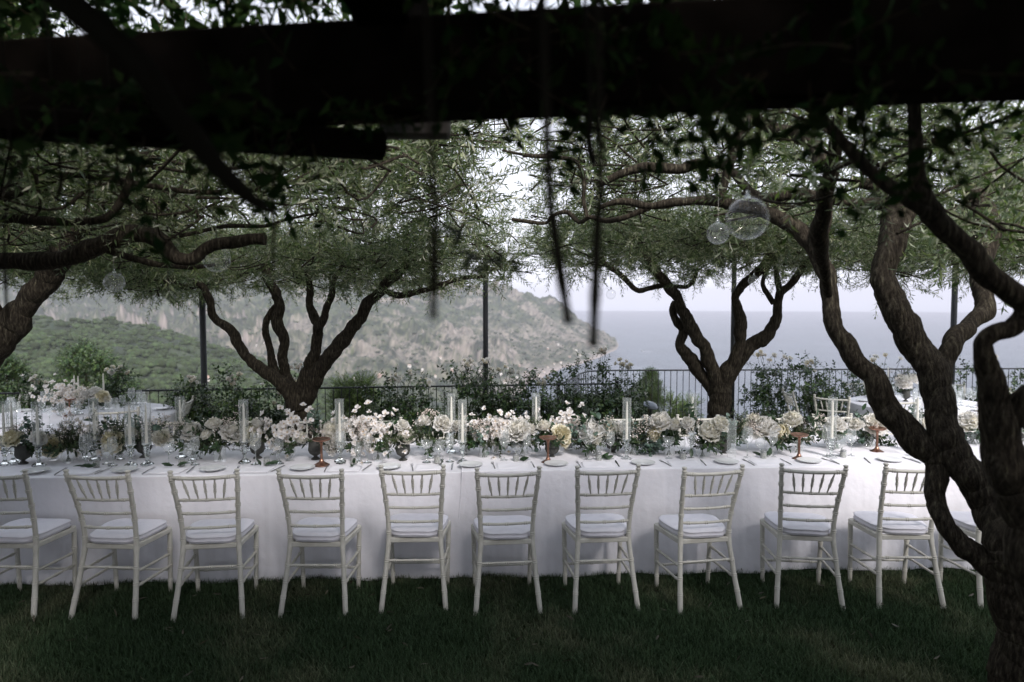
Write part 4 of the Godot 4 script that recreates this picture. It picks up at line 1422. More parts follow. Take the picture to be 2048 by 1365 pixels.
func build_pergola() -> void:
	var t := thing("pergola", "dark blurred timber pergola with vine-covered beams close overhead", "pergola", Vector3(0, 0, -1.5))
	var o := t.position
	var beam := func(called: String, p: Vector3, q: Vector3, h: float, w: float, mat: Material) -> void:
		var d := (q - p).normalized()
		var b := MB.new()
		box(b, Transform3D(Basis(d, Vector3.UP, d.cross(Vector3.UP)), (p + q) * 0.5 - o), Vector3(p.distance_to(q), h, w), 0.008)
		part(called, b.mesh(true), mat, t)
	# the long cross beam; its right end is nearer
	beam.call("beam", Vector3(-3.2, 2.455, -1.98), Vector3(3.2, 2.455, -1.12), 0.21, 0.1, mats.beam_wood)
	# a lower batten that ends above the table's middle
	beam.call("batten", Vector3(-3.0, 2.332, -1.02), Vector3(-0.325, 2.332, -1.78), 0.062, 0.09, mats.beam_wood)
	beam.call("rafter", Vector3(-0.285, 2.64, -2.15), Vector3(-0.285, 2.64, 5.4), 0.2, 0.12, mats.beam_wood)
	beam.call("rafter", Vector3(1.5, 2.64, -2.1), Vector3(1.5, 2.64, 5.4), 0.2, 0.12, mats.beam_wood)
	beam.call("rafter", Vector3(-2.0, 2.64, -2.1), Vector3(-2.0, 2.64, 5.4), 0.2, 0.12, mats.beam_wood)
	beam.call("brace", Vector3(-0.385, 2.447, -2.02), Vector3(-0.18, 2.447, -2.02), 0.075, 0.06, mats.rafter)
	for x in [-3.2, 3.2]:
		var q := -1.95 if x < 0 else -1.08
		beam.call("upright", Vector3(x, -0.05, q), Vector3(x + 0.001, 2.36, q), 0.12, 0.12, mats.beam_wood)
	# the climbing vine above
	var v := thing("climbing_vine", "leafy climbing vine spread over the pergola with hanging tendrils", "vine", Vector3(-1.2, 0, 0.6))
	var wood := []
	for q in [[20, -90, 52, 0.8], [160, 30, 50, 0.85], [290, 150, 48, 0.9], [390, 280, 42, 1.0], [455, 355, 34, 1.05], [505, 400, 24, 1.1], [545, 425, 10, 1.15]]: wood.append(q)
	var m := limb(wood)
	var vw := part("stem", m, mats.bark_dark, v)
	vw.position = -v.position
	var clumps := slab(222, -4.8, 4.8, -5.0, 1.62, 2.68, 3.05, 0.4, 0.6, 200)
	clumps.append_array(slab(40, 4.8, 6.4, -5.0, 1.75, 2.68, 3.05, 0.4, 0.6, 170))
	clumps.append_array(slab(30, -1.9, 3.4, 1.7, 2.15, 2.74, 3.0, 0.18, 0.3, 48))
	clumps.append_array(slab(55, -4.8, -1.7, 1.6, 2.8, 2.7, 3.05, 0.4, 0.6, 120))
	var holder := Node3D.new()
	holder.name = "canopy"
	for c in clumps: c[0] -= v.position
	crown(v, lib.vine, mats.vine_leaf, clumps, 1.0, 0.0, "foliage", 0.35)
	# sparse sprays between roof and beam, and a few that hang into the view
	var hang := []
	for q in [[1640, 130, 1.3], [250, 200, 1.5], [380, 220, 1.3], [620, 230, 1.5], [120, 200, 1.4], [1800, 150, 1.25], [1010, 110, 1.5], [1150, 110, 1.4], [1300, 140, 1.35]]:
		hang.append([at(q[0], q[1], q[2]) - v.position, 0.13, 14])
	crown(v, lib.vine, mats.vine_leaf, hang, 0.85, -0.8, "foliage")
	for q in [[[865, 330], [868, 480], [866, 640], 0.7, 34], [[1095, 300], [1108, 460], [1137, 648], 0.78, 44], [[1200, 260], [1194, 470], [1186, 695], 0.78, 42], [[545, 300], [548, 430], [546, 540], 1.2, 9], [[20, 300], [8, 470], [14, 640], 1.3, 10], [[115, 290], [122, 360], [112, 400], 1.5, 12], [[172, 290], [178, 380], [170, 430], 1.5, 10], [[230, 290], [240, 360], [262, 420], 1.6, 9], [[1180, 200], [1178, 280], [1186, 330], 1.2, 30], [[1720, 200], [1730, 280], [1722, 330], 1.4, 16]]:
		var pts := []
		var rad := []
		var p0 := at(q[0][0], q[0][1], q[3])
		pts.append(Vector3(p0.x - 0.02, 2.62, p0.z))
		for k in 3: pts.append(at(q[k][0], q[k][1], q[3]))
		pts = spline(pts, 6)
		for k in pts.size(): rad.append(q[4] * 0.3 / FOCAL * q[3] * lerpf(0.45, 1.25, float(k) / pts.size()) * (1.0 if k < pts.size() - 3 else 0.7))
		var b := MB.new()
		for k in pts.size(): pts[k] -= v.position
		tube(b, pts, rad, 7, true, 0.3)
		part("tendril", b.mesh(), mats.bark_dark, v)
	var lf := one_leaf(0.036, 0.012, Color(0.02, 0.035, 0.014), 0.45)
	for q in [[925, 470, 0.95, 1.2], [945, 510, 0.95, 2.6], [965, 525, 0.95, 1.0], [1005, 495, 1.0, 2.9], [1022, 512, 1.0, 3.5], [985, 540, 1.0, 1.5], [905, 500, 0.95, -0.5], [1010, 520, 1.0, 1.6]]:
		var l := part("leaf", lf, mats.leaf, v)
		l.transform = Transform3D(Basis(Vector3(0, 0, 1), q[3]) * Basis(Vector3.UP, 0.7), at(q[0], q[1], q[2]) - v.position)
	holder.free()
	# tall evergreen hedges that close the garden beside the pergola
	for q in [[Vector3(-6.0, 0, 1.2), 4.8, PI / 2, "tall evergreen hedge along the left side of the lawn"], [Vector3(6.2, 0, 2.4), 3.8, PI / 2, "tall evergreen hedge along the right side of the lawn"]]:
		var h := thing("evergreen_hedge", q[3], "hedge", q[0], q[2])
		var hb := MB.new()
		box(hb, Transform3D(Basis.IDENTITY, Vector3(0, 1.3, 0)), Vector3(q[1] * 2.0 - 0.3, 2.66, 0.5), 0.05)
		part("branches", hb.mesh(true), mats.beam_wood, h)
		var cl := []
		for k in int(q[1] * 16.0):
			cl.append([Vector3(rng.randf_range(-1, 1) * q[1], rng.randf_range(0.1, 2.75), rng.randf_range(-0.25, 0.25)), 0.36, 22])
		crown(h, lib.rosebush, mats.leaf, cl, 1.6, 0.3)

func olive(label: String, base: Vector3, limbs: Array, clumps: Array, size: float, spur := 3) -> Node3D:
	var t := thing("olive_tree", label, "olive tree", base, 0.0, "olive trees trained over the tables")
	for k in limbs.size():
		var o := part("trunk" if k == 0 else "branch", limb(limbs[k]), mats.bark, t)
		o.position = -base
	for c in clumps: c[0] -= base
	crown(t, lib.olive, mats.olive_leaf, clumps, size)
	if clumps.size(): twigs(t, clumps, 0.008, spur)
	return t

func deep(pix: Array, d0: float, d1: float) -> Array:      # the distance runs from d0 to d1 along a limb
	var out := []
	for k in pix.size():
		out.append([pix[k][0], pix[k][1], pix[k][2], lerpf(d0, d1, float(k) / (pix.size() - 1))])
	return out

func build_olives() -> void:
	# behind the table, left
	var g := at(600, 846, 7.6)
	var base := Vector3(g.x, ground(g.x, 7.6), g.z)
	var L := []
	L.append([[602, 900, 52, 7.6], [601, 850, 42, 7.6], [599, 815, 42, 7.6], [594, 790, 46, 7.6], [590, 775, 44, 7.6]])
	L.append(deep([[597, 810, 34], [582, 788, 30], [549, 755, 26], [505, 726, 23], [476, 689, 20], [466, 665, 18], [428, 634, 17], [417, 598, 16], [400, 570, 14], [366, 575, 11], [330, 554, 9]], 7.6, 7.2))
	L.append(deep([[590, 800, 28], [566, 764, 20], [546, 730, 16], [537, 690, 14], [531, 653, 14], [542, 625, 13], [553, 610, 12]], 7.6, 7.8))
	L.append(deep([[592, 790, 26], [571, 752, 21], [565, 715, 20], [567, 678, 20], [553, 640, 22], [557, 605, 22], [540, 565, 20], [529, 530, 18], [540, 480, 14], [560, 440, 9]], 7.6, 7.9))
	L.append(deep([[598, 800, 34], [608, 765, 30], [628, 712, 22], [637, 660, 22], [630, 636, 20], [619, 609, 14], [621, 580, 13], [612, 540, 10]], 7.6, 7.3))
	L.append(deep([[637, 655, 18], [650, 630, 15], [663, 590, 13], [668, 560, 11], [690, 520, 8]], 7.4, 7.0))
	L.append(deep([[604, 805, 36], [632, 752, 34], [660, 715, 30], [690, 676, 27], [720, 634, 24], [745, 598, 22], [775, 566, 20], [801, 543, 19], [820, 520, 12]], 7.6, 7.1))
	L.append(deep([[764, 579, 10], [794, 590, 12], [835, 584, 12], [870, 574, 10], [920, 558, 8], [970, 552, 6]], 7.2, 7.3))
	var keep := func(p: Vector3) -> bool:
		var u := 1024.0 + 1365.0 * p.x / -p.z
		return u < 1015 and u > -150 and not (u < 240 and u > 120 and p.y < 2.35)
	var C := slab(112, -7.2, 0.1, 6.4, 9.2, 2.22, 2.72, 0.22, 0.44, 125, keep)
	for q in [[700, 560, 7.2], [300, 570, 7.0], [250, 560, 7.3], [330, 585, 7.2], [980, 550, 7.3], [1020, 545, 7.4], [470, 560, 7.4], [560, 540, 7.3]]:
		C.append([at(q[0], q[1] - 12, q[2]), 0.24, 34])
	olive("twisted olive tree with five limbs behind the long table, on the left", base, L, C, 1.0)

	# behind the table, right
	g = at(1438, 838, 8.0)
	base = Vector3(g.x, ground(g.x, 8.0), g.z)
	L = []
	L.append([[1438, 890, 56, 8.0], [1438, 845, 46, 8.0], [1439, 810, 42, 8.0], [1438, 785, 48, 8.0], [1440, 765, 44, 8.0]])
	L.append(deep([[1436, 790, 34], [1416, 766, 27], [1390, 733, 24], [1374, 712, 23], [1360, 690, 18], [1368, 662, 17], [1352, 640, 17], [1347, 618, 17], [1352, 604, 16]], 8.0, 8.0))
	L.append(deep([[1438, 790, 34], [1430, 755, 29], [1409, 700, 26], [1378, 646, 24], [1357, 603, 21], [1336, 572, 20], [1312, 544, 18], [1294, 515, 14], [1270, 480, 10]], 8.0, 7.6))
	L.append(deep([[1330, 570, 12], [1300, 577, 10], [1273, 580, 10], [1250, 558, 12], [1228, 540, 12], [1200, 520, 8]], 7.9, 7.7))
	L.append(deep([[1343, 582, 9], [1353, 574, 9], [1375, 574, 8], [1388, 560, 7], [1395, 540, 6]], 7.9, 7.8))
	L.append(deep([[1444, 790, 36], [1456, 745, 32], [1478, 700, 22], [1482, 656, 24], [1477, 627, 20], [1471, 598, 16], [1485, 572, 18], [1518, 541, 20], [1555, 499, 18], [1590, 470, 12]], 8.0, 7.3))
	L.append(deep([[1455, 760, 32], [1474, 730, 26], [1507, 690, 27], [1533, 671, 25], [1552, 640, 20], [1559, 592, 15], [1584, 567, 14], [1612, 528, 12], [1630, 500, 9]], 8.0, 7.6))
	L.append(deep([[1557, 600, 14], [1559, 575, 12], [1553, 545, 10], [1550, 520, 9]], 7.8, 7.9))
	L.append(deep([[1548, 608, 10], [1530, 580, 9], [1526, 560, 8], [1540, 530, 7]], 7.8, 7.9))
	keep = func(p: Vector3) -> bool:
		var u := 1024.0 + 1365.0 * p.x / -p.z
		return u > 1120 and u < 2250
	C = slab(96, 0.5, 7.4, 6.6, 9.2, 2.4, 2.84, 0.2, 0.4, 135, keep)
	for q in [[1075, 510, 7.6], [1110, 490, 7.6], [1140, 520, 7.8], [1215, 515, 7.6], [1780, 545, 7.0], [1800, 560, 7.0], [1650, 545, 7.4], [2000, 535, 7.2]]:
		C.append([at(q[0], q[1] - 10, q[2]), 0.22, 34])
	olive("olive tree with a low forked trunk behind the long table, on the right", base, L, C, 1.0)

	# near right, its trunk at the edge of the frame
	g = at(2050, 1365, 3.1)
	base = Vector3(g.x, 0, g.z)
	L = []
	L.append([[2084, 1500, 170, 3.1], [2064, 1400, 134, 3.1], [2056, 1300, 114, 3.1], [2051, 1200, 106, 3.1], [2040, 1130, 102, 3.1], [2017, 1080, 90, 3.1]])
	L.append(deep([[2040, 1175, 80], [1979, 1122, 62], [1920, 1086, 46], [1882, 1025, 42], [1876, 950, 46], [1862, 905, 54], [1826, 872, 56], [1782, 830, 50], [1745, 760, 42], [1704, 704, 38], [1672, 652, 33], [1660, 600, 32], [1652, 546, 33], [1622, 492, 32], [1584, 450, 30], [1533, 425, 28], [1474, 412, 25], [1414, 400, 20], [1344, 407, 17], [1294, 414, 16], [1244, 402, 13], [1200, 415, 8]], 3.1, 4.2))
	L.append(deep([[2028, 1130, 96], [2008, 1070, 88], [1992, 1016, 80], [1953, 969, 70], [1912, 915, 64], [1890, 850, 56], [1876, 790, 52], [1860, 730, 56], [1822, 675, 58], [1784, 605, 50], [1768, 546, 46], [1780, 488, 50], [1797, 437, 64], [1800, 405, 50], [1760, 380, 30], [1700, 360, 20]], 3.1, 3.8))
	L.append(deep([[1874, 760, 40], [1890, 718, 35], [1921, 668, 38], [1946, 645, 34], [1966, 622, 36], [1962, 585, 38], [1962, 545, 38], [1969, 500, 42], [1972, 444, 46], [1960, 400, 34], [1930, 370, 20]], 3.4, 4.0))
	L.append(deep([[1200, 369, 12], [1240, 348, 15], [1292, 334, 20], [1358, 337, 22], [1398, 327, 22], [1437, 326, 20], [1469, 350, 18], [1503, 385, 20], [1545, 396, 20], [1600, 388, 22], [1650, 405, 26], [1640, 475, 30]], 4.2, 3.7))
	L.append(deep([[1610, 386, 16], [1660, 400, 20], [1720, 405, 22], [1790, 412, 30]], 3.9, 3.7))
	L.append(deep([[1024, 439, 6], [1060, 444, 7], [1092, 446, 7], [1106, 432, 8], [1133, 425, 9], [1160, 444, 9], [1181, 434, 9], [1215, 443, 10], [1266, 430, 12], [1300, 414, 14]], 4.6, 4.2))
	L.append(deep([[1005, 300, 5], [1027, 306, 6], [1078, 313, 8], [1147, 320, 8], [1167, 354, 9], [1167, 398, 8], [1175, 436, 8]], 4.4, 4.3))
	L.append(deep([[1440, 400, 14], [1490, 250, 22], [1560, 262, 28], [1620, 285, 30], [1650, 330, 32]], 3.9, 3.4))
	keep = func(p: Vector3) -> bool:
		var u := 1024.0 + 1365.0 * p.x / -p.z
		var v := 606.0 - 1365.0 * (p.y - 1.93) / -p.z
		return u > 850 and u < 2300 and v < 420 and not (u < 1130 and u > 900 and v > 330) and (u < 1500 or v < 400 or rng.randf() < 0.3)
	C = slab(105, -1.2, 5.6, 4.3, 6.2, 2.5, 3.5, 0.2, 0.36, 35, keep)
	olive("near olive tree with dark twisting trunk at the right edge", base, L, C, 1.2)

	# the nearest trunk, out of focus
	g = at(2110, 1365, 2.3)
	base = Vector3(g.x, 0, g.z)
	L = []
	L.append([[2200, 1700, 190, 2.3], [2150, 1400, 150, 2.3], [2100, 1150, 130, 2.3], [2045, 990, 100, 2.3], [2005, 895, 74, 2.3], [1996, 830, 66, 2.3]])
	L.append(deep([[1998, 850, 64], [1985, 780, 52], [1970, 722, 42], [1968, 685, 38], [1990, 666, 38], [2022, 654, 36], [2044, 630, 40], [2044, 605, 44], [2018, 580, 46], [1954, 522, 47], [1899, 467, 44], [1860, 415, 42], [1838, 370, 34], [1834, 300, 27], [1826, 195, 24], [1822, 100, 18]], 2.3, 2.1))
	L.append(deep([[1870, 430, 34], [1804, 388, 25], [1754, 350, 24], [1689, 290, 24], [1650, 240, 18], [1600, 205, 14]], 2.15, 2.2))
	L.append(deep([[1657, 590, 16], [1648, 530, 24], [1640, 480, 30], [1649, 410, 29], [1667, 320, 25], [1679, 220, 22], [1685, 120, 18]], 3.5, 2.5))
	L.append(deep([[2020, 840, 60], [2060, 800, 56], [2110, 760, 50], [2160, 700, 44]], 2.3, 2.2))
	C = []
	for q in [[1750, 300, 2.6], [1900, 260, 2.5], [2000, 330, 2.6], [1950, 420, 3.0], [1600, 330, 2.7], [2040, 470, 3.2]]:
		C.append([at(q[0], q[1], q[2]), 0.3, 34])
	olive("nearest olive, a black blurred trunk with a hooked limb in the right corner", base, L, C, 1.0)

	# left: a leaning trunk in the middle distance
	g = at(-150, 900, 5.6)
	base = Vector3(g.x, -0.03, g.z)
	L = []
	L.append([[-170, 1000, 110, 5.6], [-120, 850, 84, 5.6], [-40, 720, 70, 5.6], [20, 655, 56, 5.6], [52, 605, 44, 5.6], [88, 566, 45, 5.6], [104, 535, 48, 5.6], [128, 500, 44, 5.5], [150, 470, 36, 5.4], [172, 440, 28, 5.3], [215, 405, 20, 5.2], [262, 385, 14, 5.1]])
	L.append(deep([[10, 665, 34], [-30, 600, 30], [-60, 520, 26], [-80, 440, 20]], 5.6, 5.2))
	keep = func(p: Vector3) -> bool:
		var u := 1024.0 + 1365.0 * p.x / -p.z
		var v := 606.0 - 1365.0 * (p.y - 1.93) / -p.z
		return u > -300 and u < 900 and v < 500 and (u < 420 or v < 420)
	C = slab(112, -5.2, -0.2, 4.5, 6.4, 2.45, 3.5, 0.22, 0.38, 42, keep)
	olive("olive tree leaning in from the left edge behind the table end", base, L, C, 1.2)

	# left: the near limb that crosses the picture
	base = Vector3(-4.2, 0, -3.3)
	L = []
	var foot := [[-720, 1400, 150, 3.3], [-640, 1000, 130, 3.3], [-480, 740, 100, 3.35], [-260, 600, 70, 3.4], [-100, 545, 50, 3.45], [0, 523, 38, 3.5], [70, 524, 36, 3.5], [130, 518, 36, 3.5], [205, 490, 37, 3.5], [270, 468, 34, 3.5], [318, 484, 33, 3.5], [352, 512, 26, 3.5], [380, 519, 22, 3.5], [410, 500, 22, 3.5], [440, 488, 24, 3.5], [478, 483, 25, 3.5], [530, 478, 26, 3.5]]
	L.append(foot)
	L.append(deep([[-300, 560, 40], [-100, 455, 22], [0, 438, 17], [76, 441, 17], [151, 444, 16], [212, 436, 16], [251, 385, 15], [262, 345, 13], [300, 320, 10]], 3.4, 3.1))
	L.append(deep([[318, 482, 12], [345, 474, 8], [393, 465, 8], [454, 453, 8], [530, 452, 7], [570, 440, 6], [640, 425, 4]], 3.5, 3.9))
	L.append(deep([[-80, 420, 16], [40, 385, 14], [110, 360, 12], [160, 350, 12], [300, 372, 11], [400, 385, 10], [520, 378, 9]], 3.3, 3.3))
	L.append(deep([[215, 500, 16], [260, 515, 14], [310, 528, 12], [380, 535, 9], [430, 530, 7]], 3.6, 3.9))
	keep = func(p: Vector3) -> bool:
		var u := 1024.0 + 1365.0 * p.x / -p.z
		var v := 606.0 - 1365.0 * (p.y - 1.93) / -p.z
		return u > -300 and u < 930 and v < 455 and (u < 560 or v < 430)
	C = slab(80, -3.6, -0.6, 2.8, 4.3, 2.4, 3.1, 0.2, 0.3, 36, keep)
	olive("near olive limb with a sawn end crossing the upper left, above the table", base, L, C, 1.0)

func build_railings() -> void:
	var iron: Material = mats.iron
	var bar := MB.new()
	lathe(bar, [[0.0062, -0.96], [0.0062, 0.0]], 6)
	var bm := bar.mesh()
	var run := func(label: String, pts: Array) -> void:
		var t := thing("iron_railing", label, "railing", pts[0] - Vector3(0, 0.95, 0), 0.0)
		var o := t.position
		var rad := []
		var loc := []
		var low := []
		for p in pts:
			loc.append(p - o); rad.append(0.013)
			low.append(p - o - Vector3(0, 0.86, 0))
		var b := MB.new()
		tube(b, loc, rad, 6)
		part("top_rail", b.mesh(), iron, t)
		b = MB.new()
		tube(b, low, rad, 6)
		part("bottom_rail", b.mesh(), iron, t)
		var gone := 0.05
		for k in pts.size() - 1:
			var p: Vector3 = loc[k]; var q: Vector3 = loc[k + 1]
			var l := p.distance_to(q)
			while gone < l:
				part("baluster", bm, iron, t, p.lerp(q, gone / l))
				gone += 0.105
			gone -= l
		for e in [0, pts.size() - 1]:
			b = MB.new()
			box(b, Transform3D(Basis.IDENTITY, loc[e] + Vector3(0, -0.46, 0)), Vector3(0.045, 1.0, 0.045), 0.004)
			part("end_post", b.mesh(true), iron, t)
	var Y := 0.8
	var lvl := func(u: float, d: float) -> Vector3:
		return Vector3((u - 1024.0) / FOCAL * d, Y, -d)
	run.call("black iron railing with thin balusters in front of the green hills", [lvl.call(-120, 8.35), lvl.call(300, 8.75), lvl.call(700, 9.05), lvl.call(1235, 9.5)])
	run.call("black iron railing curving out to the right in front of the sea", [lvl.call(1118, 9.46), lvl.call(1132, 9.75), lvl.call(1147, 10.25), lvl.call(1160, 10.85), lvl.call(1180, 11.25), lvl.call(1240, 11.38), lvl.call(1500, 11.45), lvl.call(1900, 11.65), lvl.call(2120, 11.7)])
	# tall thin posts that carry the trained branches
	var names := ["tall black post left of the twisted olive, in front of the hills", "tall black post before the far headland, in the middle of the railing", "tall black post behind the forked olive, in front of the sea", "tall black post at the right edge, in front of the sea"]
	var tops := []
	var k := 0
	for q in [[405, 8.9, 0.04], [971, 9.15, 0.036], [1467, 9.6, 0.034], [1908, 9.8, 0.04]]:
		var x: float = (q[0] - 1024.0) / FOCAL * q[1]
		var y := ground(x, q[1])
		var t := thing("canopy_post", names[k], "post", Vector3(x, y, -q[1]), 0.0, "posts that carry the olive canopy")
		var b := MB.new()
		lathe(b, [[q[2], 0.0], [q[2], 2.6 - y], [0.0, 2.6 - y]], 14)
		part("pole", b.mesh(), iron, t)
		b = MB.new()
		lathe(b, [[0.09, -0.01], [0.09, 0.008], [q[2] + 0.004, 0.012], [q[2] + 0.004, 0.05]], 14)
		part("base_plate", b.mesh(), iron, t)
		tops.append(Vector3(x, 2.585, -q[1]))
		k += 1
	for i in 3:
		var b := MB.new()
		var mid: Vector3 = (tops[i] + tops[i + 1]) * 0.5
		tube(b, [tops[i] - mid, tops[i + 1] - mid], [0.012, 0.012], 6)
		solo("canopy_wire", b.mesh(), iron, "thin iron bar hidden in the leaves between the %s and %s black posts" % [ORD[i], ORD[i + 1]], "bar", mid, 0.0, "bars between the posts")

func build_roses() -> void:
	var beds := [
		[75, 8.5, 775, 46, [[70, 755], [80, 765], [90, 768], [64, 762]], "white rose bush in front of the railing at the far left, behind the round table"],
		[215, 8.6, 770, 40, [[214, 742], [226, 737], [240, 736], [256, 748], [222, 746], [236, 741]], "white rose bush with tall sprays behind the left round table's candles"],
		[385, 8.4, 780, 36, [[385, 757], [391, 760], [378, 756], [384, 763]], "rose bush with one white cluster beside the leftmost black post"],
		[478, 8.3, 768, 48, [[458, 760], [463, 755], [470, 763], [478, 751], [525, 772], [465, 768]], "rose bush with white clusters between the left post and the twisted olive"],
		[556, 8.4, 788, 34, [[590, 730], [602, 732], [588, 762], [558, 790], [548, 808], [596, 737]], "rose bush with white blooms behind the twisted olive's trunk"],
		[800, 8.5, 770, 78, [[785, 757], [792, 752], [800, 760], [820, 745], [822, 752], [852, 762], [858, 765], [789, 762]], "broad dark rose bush with white clusters right of the twisted olive"],
		[925, 8.6, 762, 44, [[930, 724], [938, 721], [945, 726], [934, 729]], "rose bush with a tall white spray just left of the middle post"],
		[1000, 8.6, 772, 50, [[970, 727], [976, 722], [983, 740], [998, 742], [1010, 735], [1020, 740], [1024, 745]], "rose bush with white sprays around the middle post"],
		[1078, 8.7, 772, 36, [[1085, 762], [1095, 757], [1075, 765], [1090, 768]], "small rose bush where the railing begins to curve"],
		[1150, 8.9, 757, 50, [[1203, 702], [1210, 700], [1198, 735], [1206, 706]], "leafy rose bush below the curve of the railing with one tall stem"],
		[1232, 9.0, 752, 54, [[1240, 722], [1252, 725], [1262, 732], [1292, 790], [1246, 731], [1256, 736]], "rose bush in front of the railing's end post beside the clipped conifer"],
		[1552, 9.2, 748, 56, [[1520, 705], [1525, 712], [1540, 722], [1549, 712], [1567, 715], [1580, 718], [1516, 712]], "tall rose bush with white blooms right of the forked olive, against the sea"],
		[1640, 9.4, 752, 40, [[1616, 728], [1622, 724], [1630, 745], [1618, 734]], "rose bush with white blooms behind the white chairs of the right round table"],
		[1722, 9.8, 758, 40, [[1750, 715], [1772, 712], [1800, 720], [1745, 722]], "rose bush with yellowish white blooms behind the right round table"],
		[1950, 9.8, 740, 44, [[1990, 715], [1975, 760], [1960, 725]], "sparse rose bush beside the rightmost black post"],
		[2035, 9.3, 770, 40, [[2010, 790], [2030, 788], [2020, 782]], "rose bush with white blooms at the right edge of the railing"]]
	for q in beds:
		var d: float = q[1]
		var x: float = (q[0] - 1024.0) / FOCAL * d
		var base := Vector3(x, ground(x, d), -d)
		var t := thing("rose_bush", q[5], "rose bush", base, 0.0, "rose bushes along the railing")
		var top := at(q[0], q[2], d).y - base.y
		var hw: float = q[3] / FOCAL * d
		var clumps := []
		for k in 17:
			var y := rng.randf_range(0.15, maxf(0.3, top - 0.2))
			clumps.append([Vector3(rng.randf_range(-1, 1) * hw * (1.0 - 0.45 * y / top), y, rng.randf_range(-0.15, 0.2)), rng.randf_range(0.14, 0.22), int(rng.randf_range(16, 26))])
		for k in 5:
			clumps.append([Vector3(rng.randf_range(-0.8, 0.8) * hw, top + rng.randf_range(-0.08, 0.06), rng.randf_range(-0.1, 0.1)), 0.08, 5])
		crown(t, lib.rosebush, mats.leaf, clumps, 1.2, 0.5)
		var st := MB.new()
		var sprays := []
		for r in q[4]:
			var p := at(r[0], r[1], d + rng.randf_range(-0.12, 0.1)) - base
			var foot := Vector3(clampf(p.x * 0.7 + rng.randfn() * 0.05, -hw, hw), 0.2, 0.0)
			var mid := (p + foot) * 0.5 + Vector3(rng.randfn(), 0.05, rng.randfn()) * 0.06
			tube(st, spline([foot, mid, p - Vector3(0, 0.02, 0)], 5), spline([0.004, 0.003, 0.002], 5), 5)
			for k in 3:
				var w := mid.lerp(p, rng.randf_range(-0.2, 0.85))
				sprays.append([w, 0.03, 2])
			var o := part("rose", lib.rose[rng.randi() % 3], mats.petal, t)
			o.transform = Transform3D(facing(Vector3.ZERO, Vector3(rng.randfn() * 0.5, 0.8, 0.6 + rng.randfn() * 0.4), rng.randf() * TAU).basis * Basis.from_scale(Vector3.ONE * rng.randf_range(1.15, 1.6)), p)
			if rng.randf() < 0.7:
				var o2 := part("rose", lib.rose[rng.randi() % 3], mats.petal, t)
				o2.transform = Transform3D(facing(Vector3.ZERO, Vector3(rng.randfn(), 0.6, 0.5), rng.randf() * TAU).basis * Basis.from_scale(Vector3.ONE * rng.randf_range(0.9, 1.3)), p + Vector3(rng.randfn() * 0.035, rng.randf_range(-0.04, 0.02), 0.03))
		for k in 5:
			tube(st, [Vector3(rng.randf_range(-0.15, 0.15), -0.02, 0), Vector3(rng.randf_range(-1, 1) * hw * 0.7, top * 0.7, rng.randf_range(-0.1, 0.1))], [0.007, 0.004], 5)
		part("stem", st.mesh(), mats.stem_green, t).set_meta("kind", "stuff")
		crown(t, lib.rosebush, mats.leaf, sprays, 0.8, 0.3, "spray")
	# low flowering ground cover at the foot of the forked olive
	var gpos := at(1560, 825, 8.6)
	var t2 := thing("flowering_groundcover", "low spread of tiny white roses at the foot of the tall rose bush", "ground cover", Vector3(gpos.x, ground(gpos.x, 8.6), gpos.z))
	var cl := []
	var xs := []
	var ts := []
	for k in 26:
		var c := Vector3(rng.randf_range(-0.75, 0.75), rng.randf_range(0.05, 0.4), rng.randf_range(-0.25, 0.3))
		cl.append([c, 0.14, 16])
		for j in 9:
			var dir := Vector3(rng.randfn(), rng.randfn() + 0.4, rng.randfn() + 0.7).normalized()
			xs.append(Transform3D(facing(Vector3.ZERO, dir).basis * Basis.from_scale(Vector3.ONE * rng.randf_range(0.45, 0.7)), c + dir * 0.15))
	crown(t2, lib.rosebush, mats.leaf, cl, 0.6)
	scatter("small_roses", lib.rose[2], mats.petal, xs, [], t2)
	# shrubs and trees beyond the railing
	var shrub := func(called: String, label: String, cat: String, u: float, vt: float, vb: float, d: float, hw: float, kind: int, dense: int, foot: float) -> void:
		var x: float = (u - 1024.0) / FOCAL * d
		var b := at(u, vb, d).y
		var top := at(u, vt, d).y
		var t := thing(called, label, cat, Vector3(x, b - foot, -d))
		var m := MB.new()
		tube(m, [Vector3(0, 0, 0), Vector3(0, (top - b) * 0.7 + foot, 0)], [0.06 + 0.02 * foot, 0.03], 8, true, 0.2)
		part("trunk", m.mesh(), mats.bark, t)
		var c := []
		var h := top - b
		for k in dense:
			var y := rng.randf()
			var w: float
			if kind == 0: w = hw * sqrt(maxf(0.0, 1.0 - pow(y, 3.0))) * (0.6 + 0.4 * minf(1.0, y * 6.0))      # clipped cone
			elif kind == 1: w = hw * sqrt(maxf(0.02, 1.0 - pow(2.0 * y - 0.9, 2.0)))   # round
			else: w = hw * (1.0 - 0.4 * y)
			var a := rng.randf() * TAU
			c.append([Vector3(cos(a) * w * rng.randf_range(0.5, 0.95), foot + y * h * 0.94, sin(a) * w * rng.randf_range(0.5, 0.95)), 0.06 if kind == 0 else 0.12 if kind == 2 else hw * 0.24, 20 if kind != 1 else 34])
		var ms: Array = [lib.conifer[0]] if kind == 0 else lib.rosebush if kind == 1 else [lib.conifer[1]]
		crown(t, ms, mats.leaf, c, 0.6 if kind == 0 else 1.0 if kind == 2 else 2.0, 1.6 if kind == 0 else 0.9 if kind == 2 else 0.4)
	shrub.call("clipped_conifer", "rounded green conifer beyond the railing, against the sea", "conifer", 1302, 738, 848, 12.6, 0.24, 0, 130, 0.5)
	shrub.call("garden_shrub", "bright green feathery shrub beyond the railing right of the twisted olive", "shrub", 705, 762, 850, 10.2, 0.36, 2, 46, 0.4)
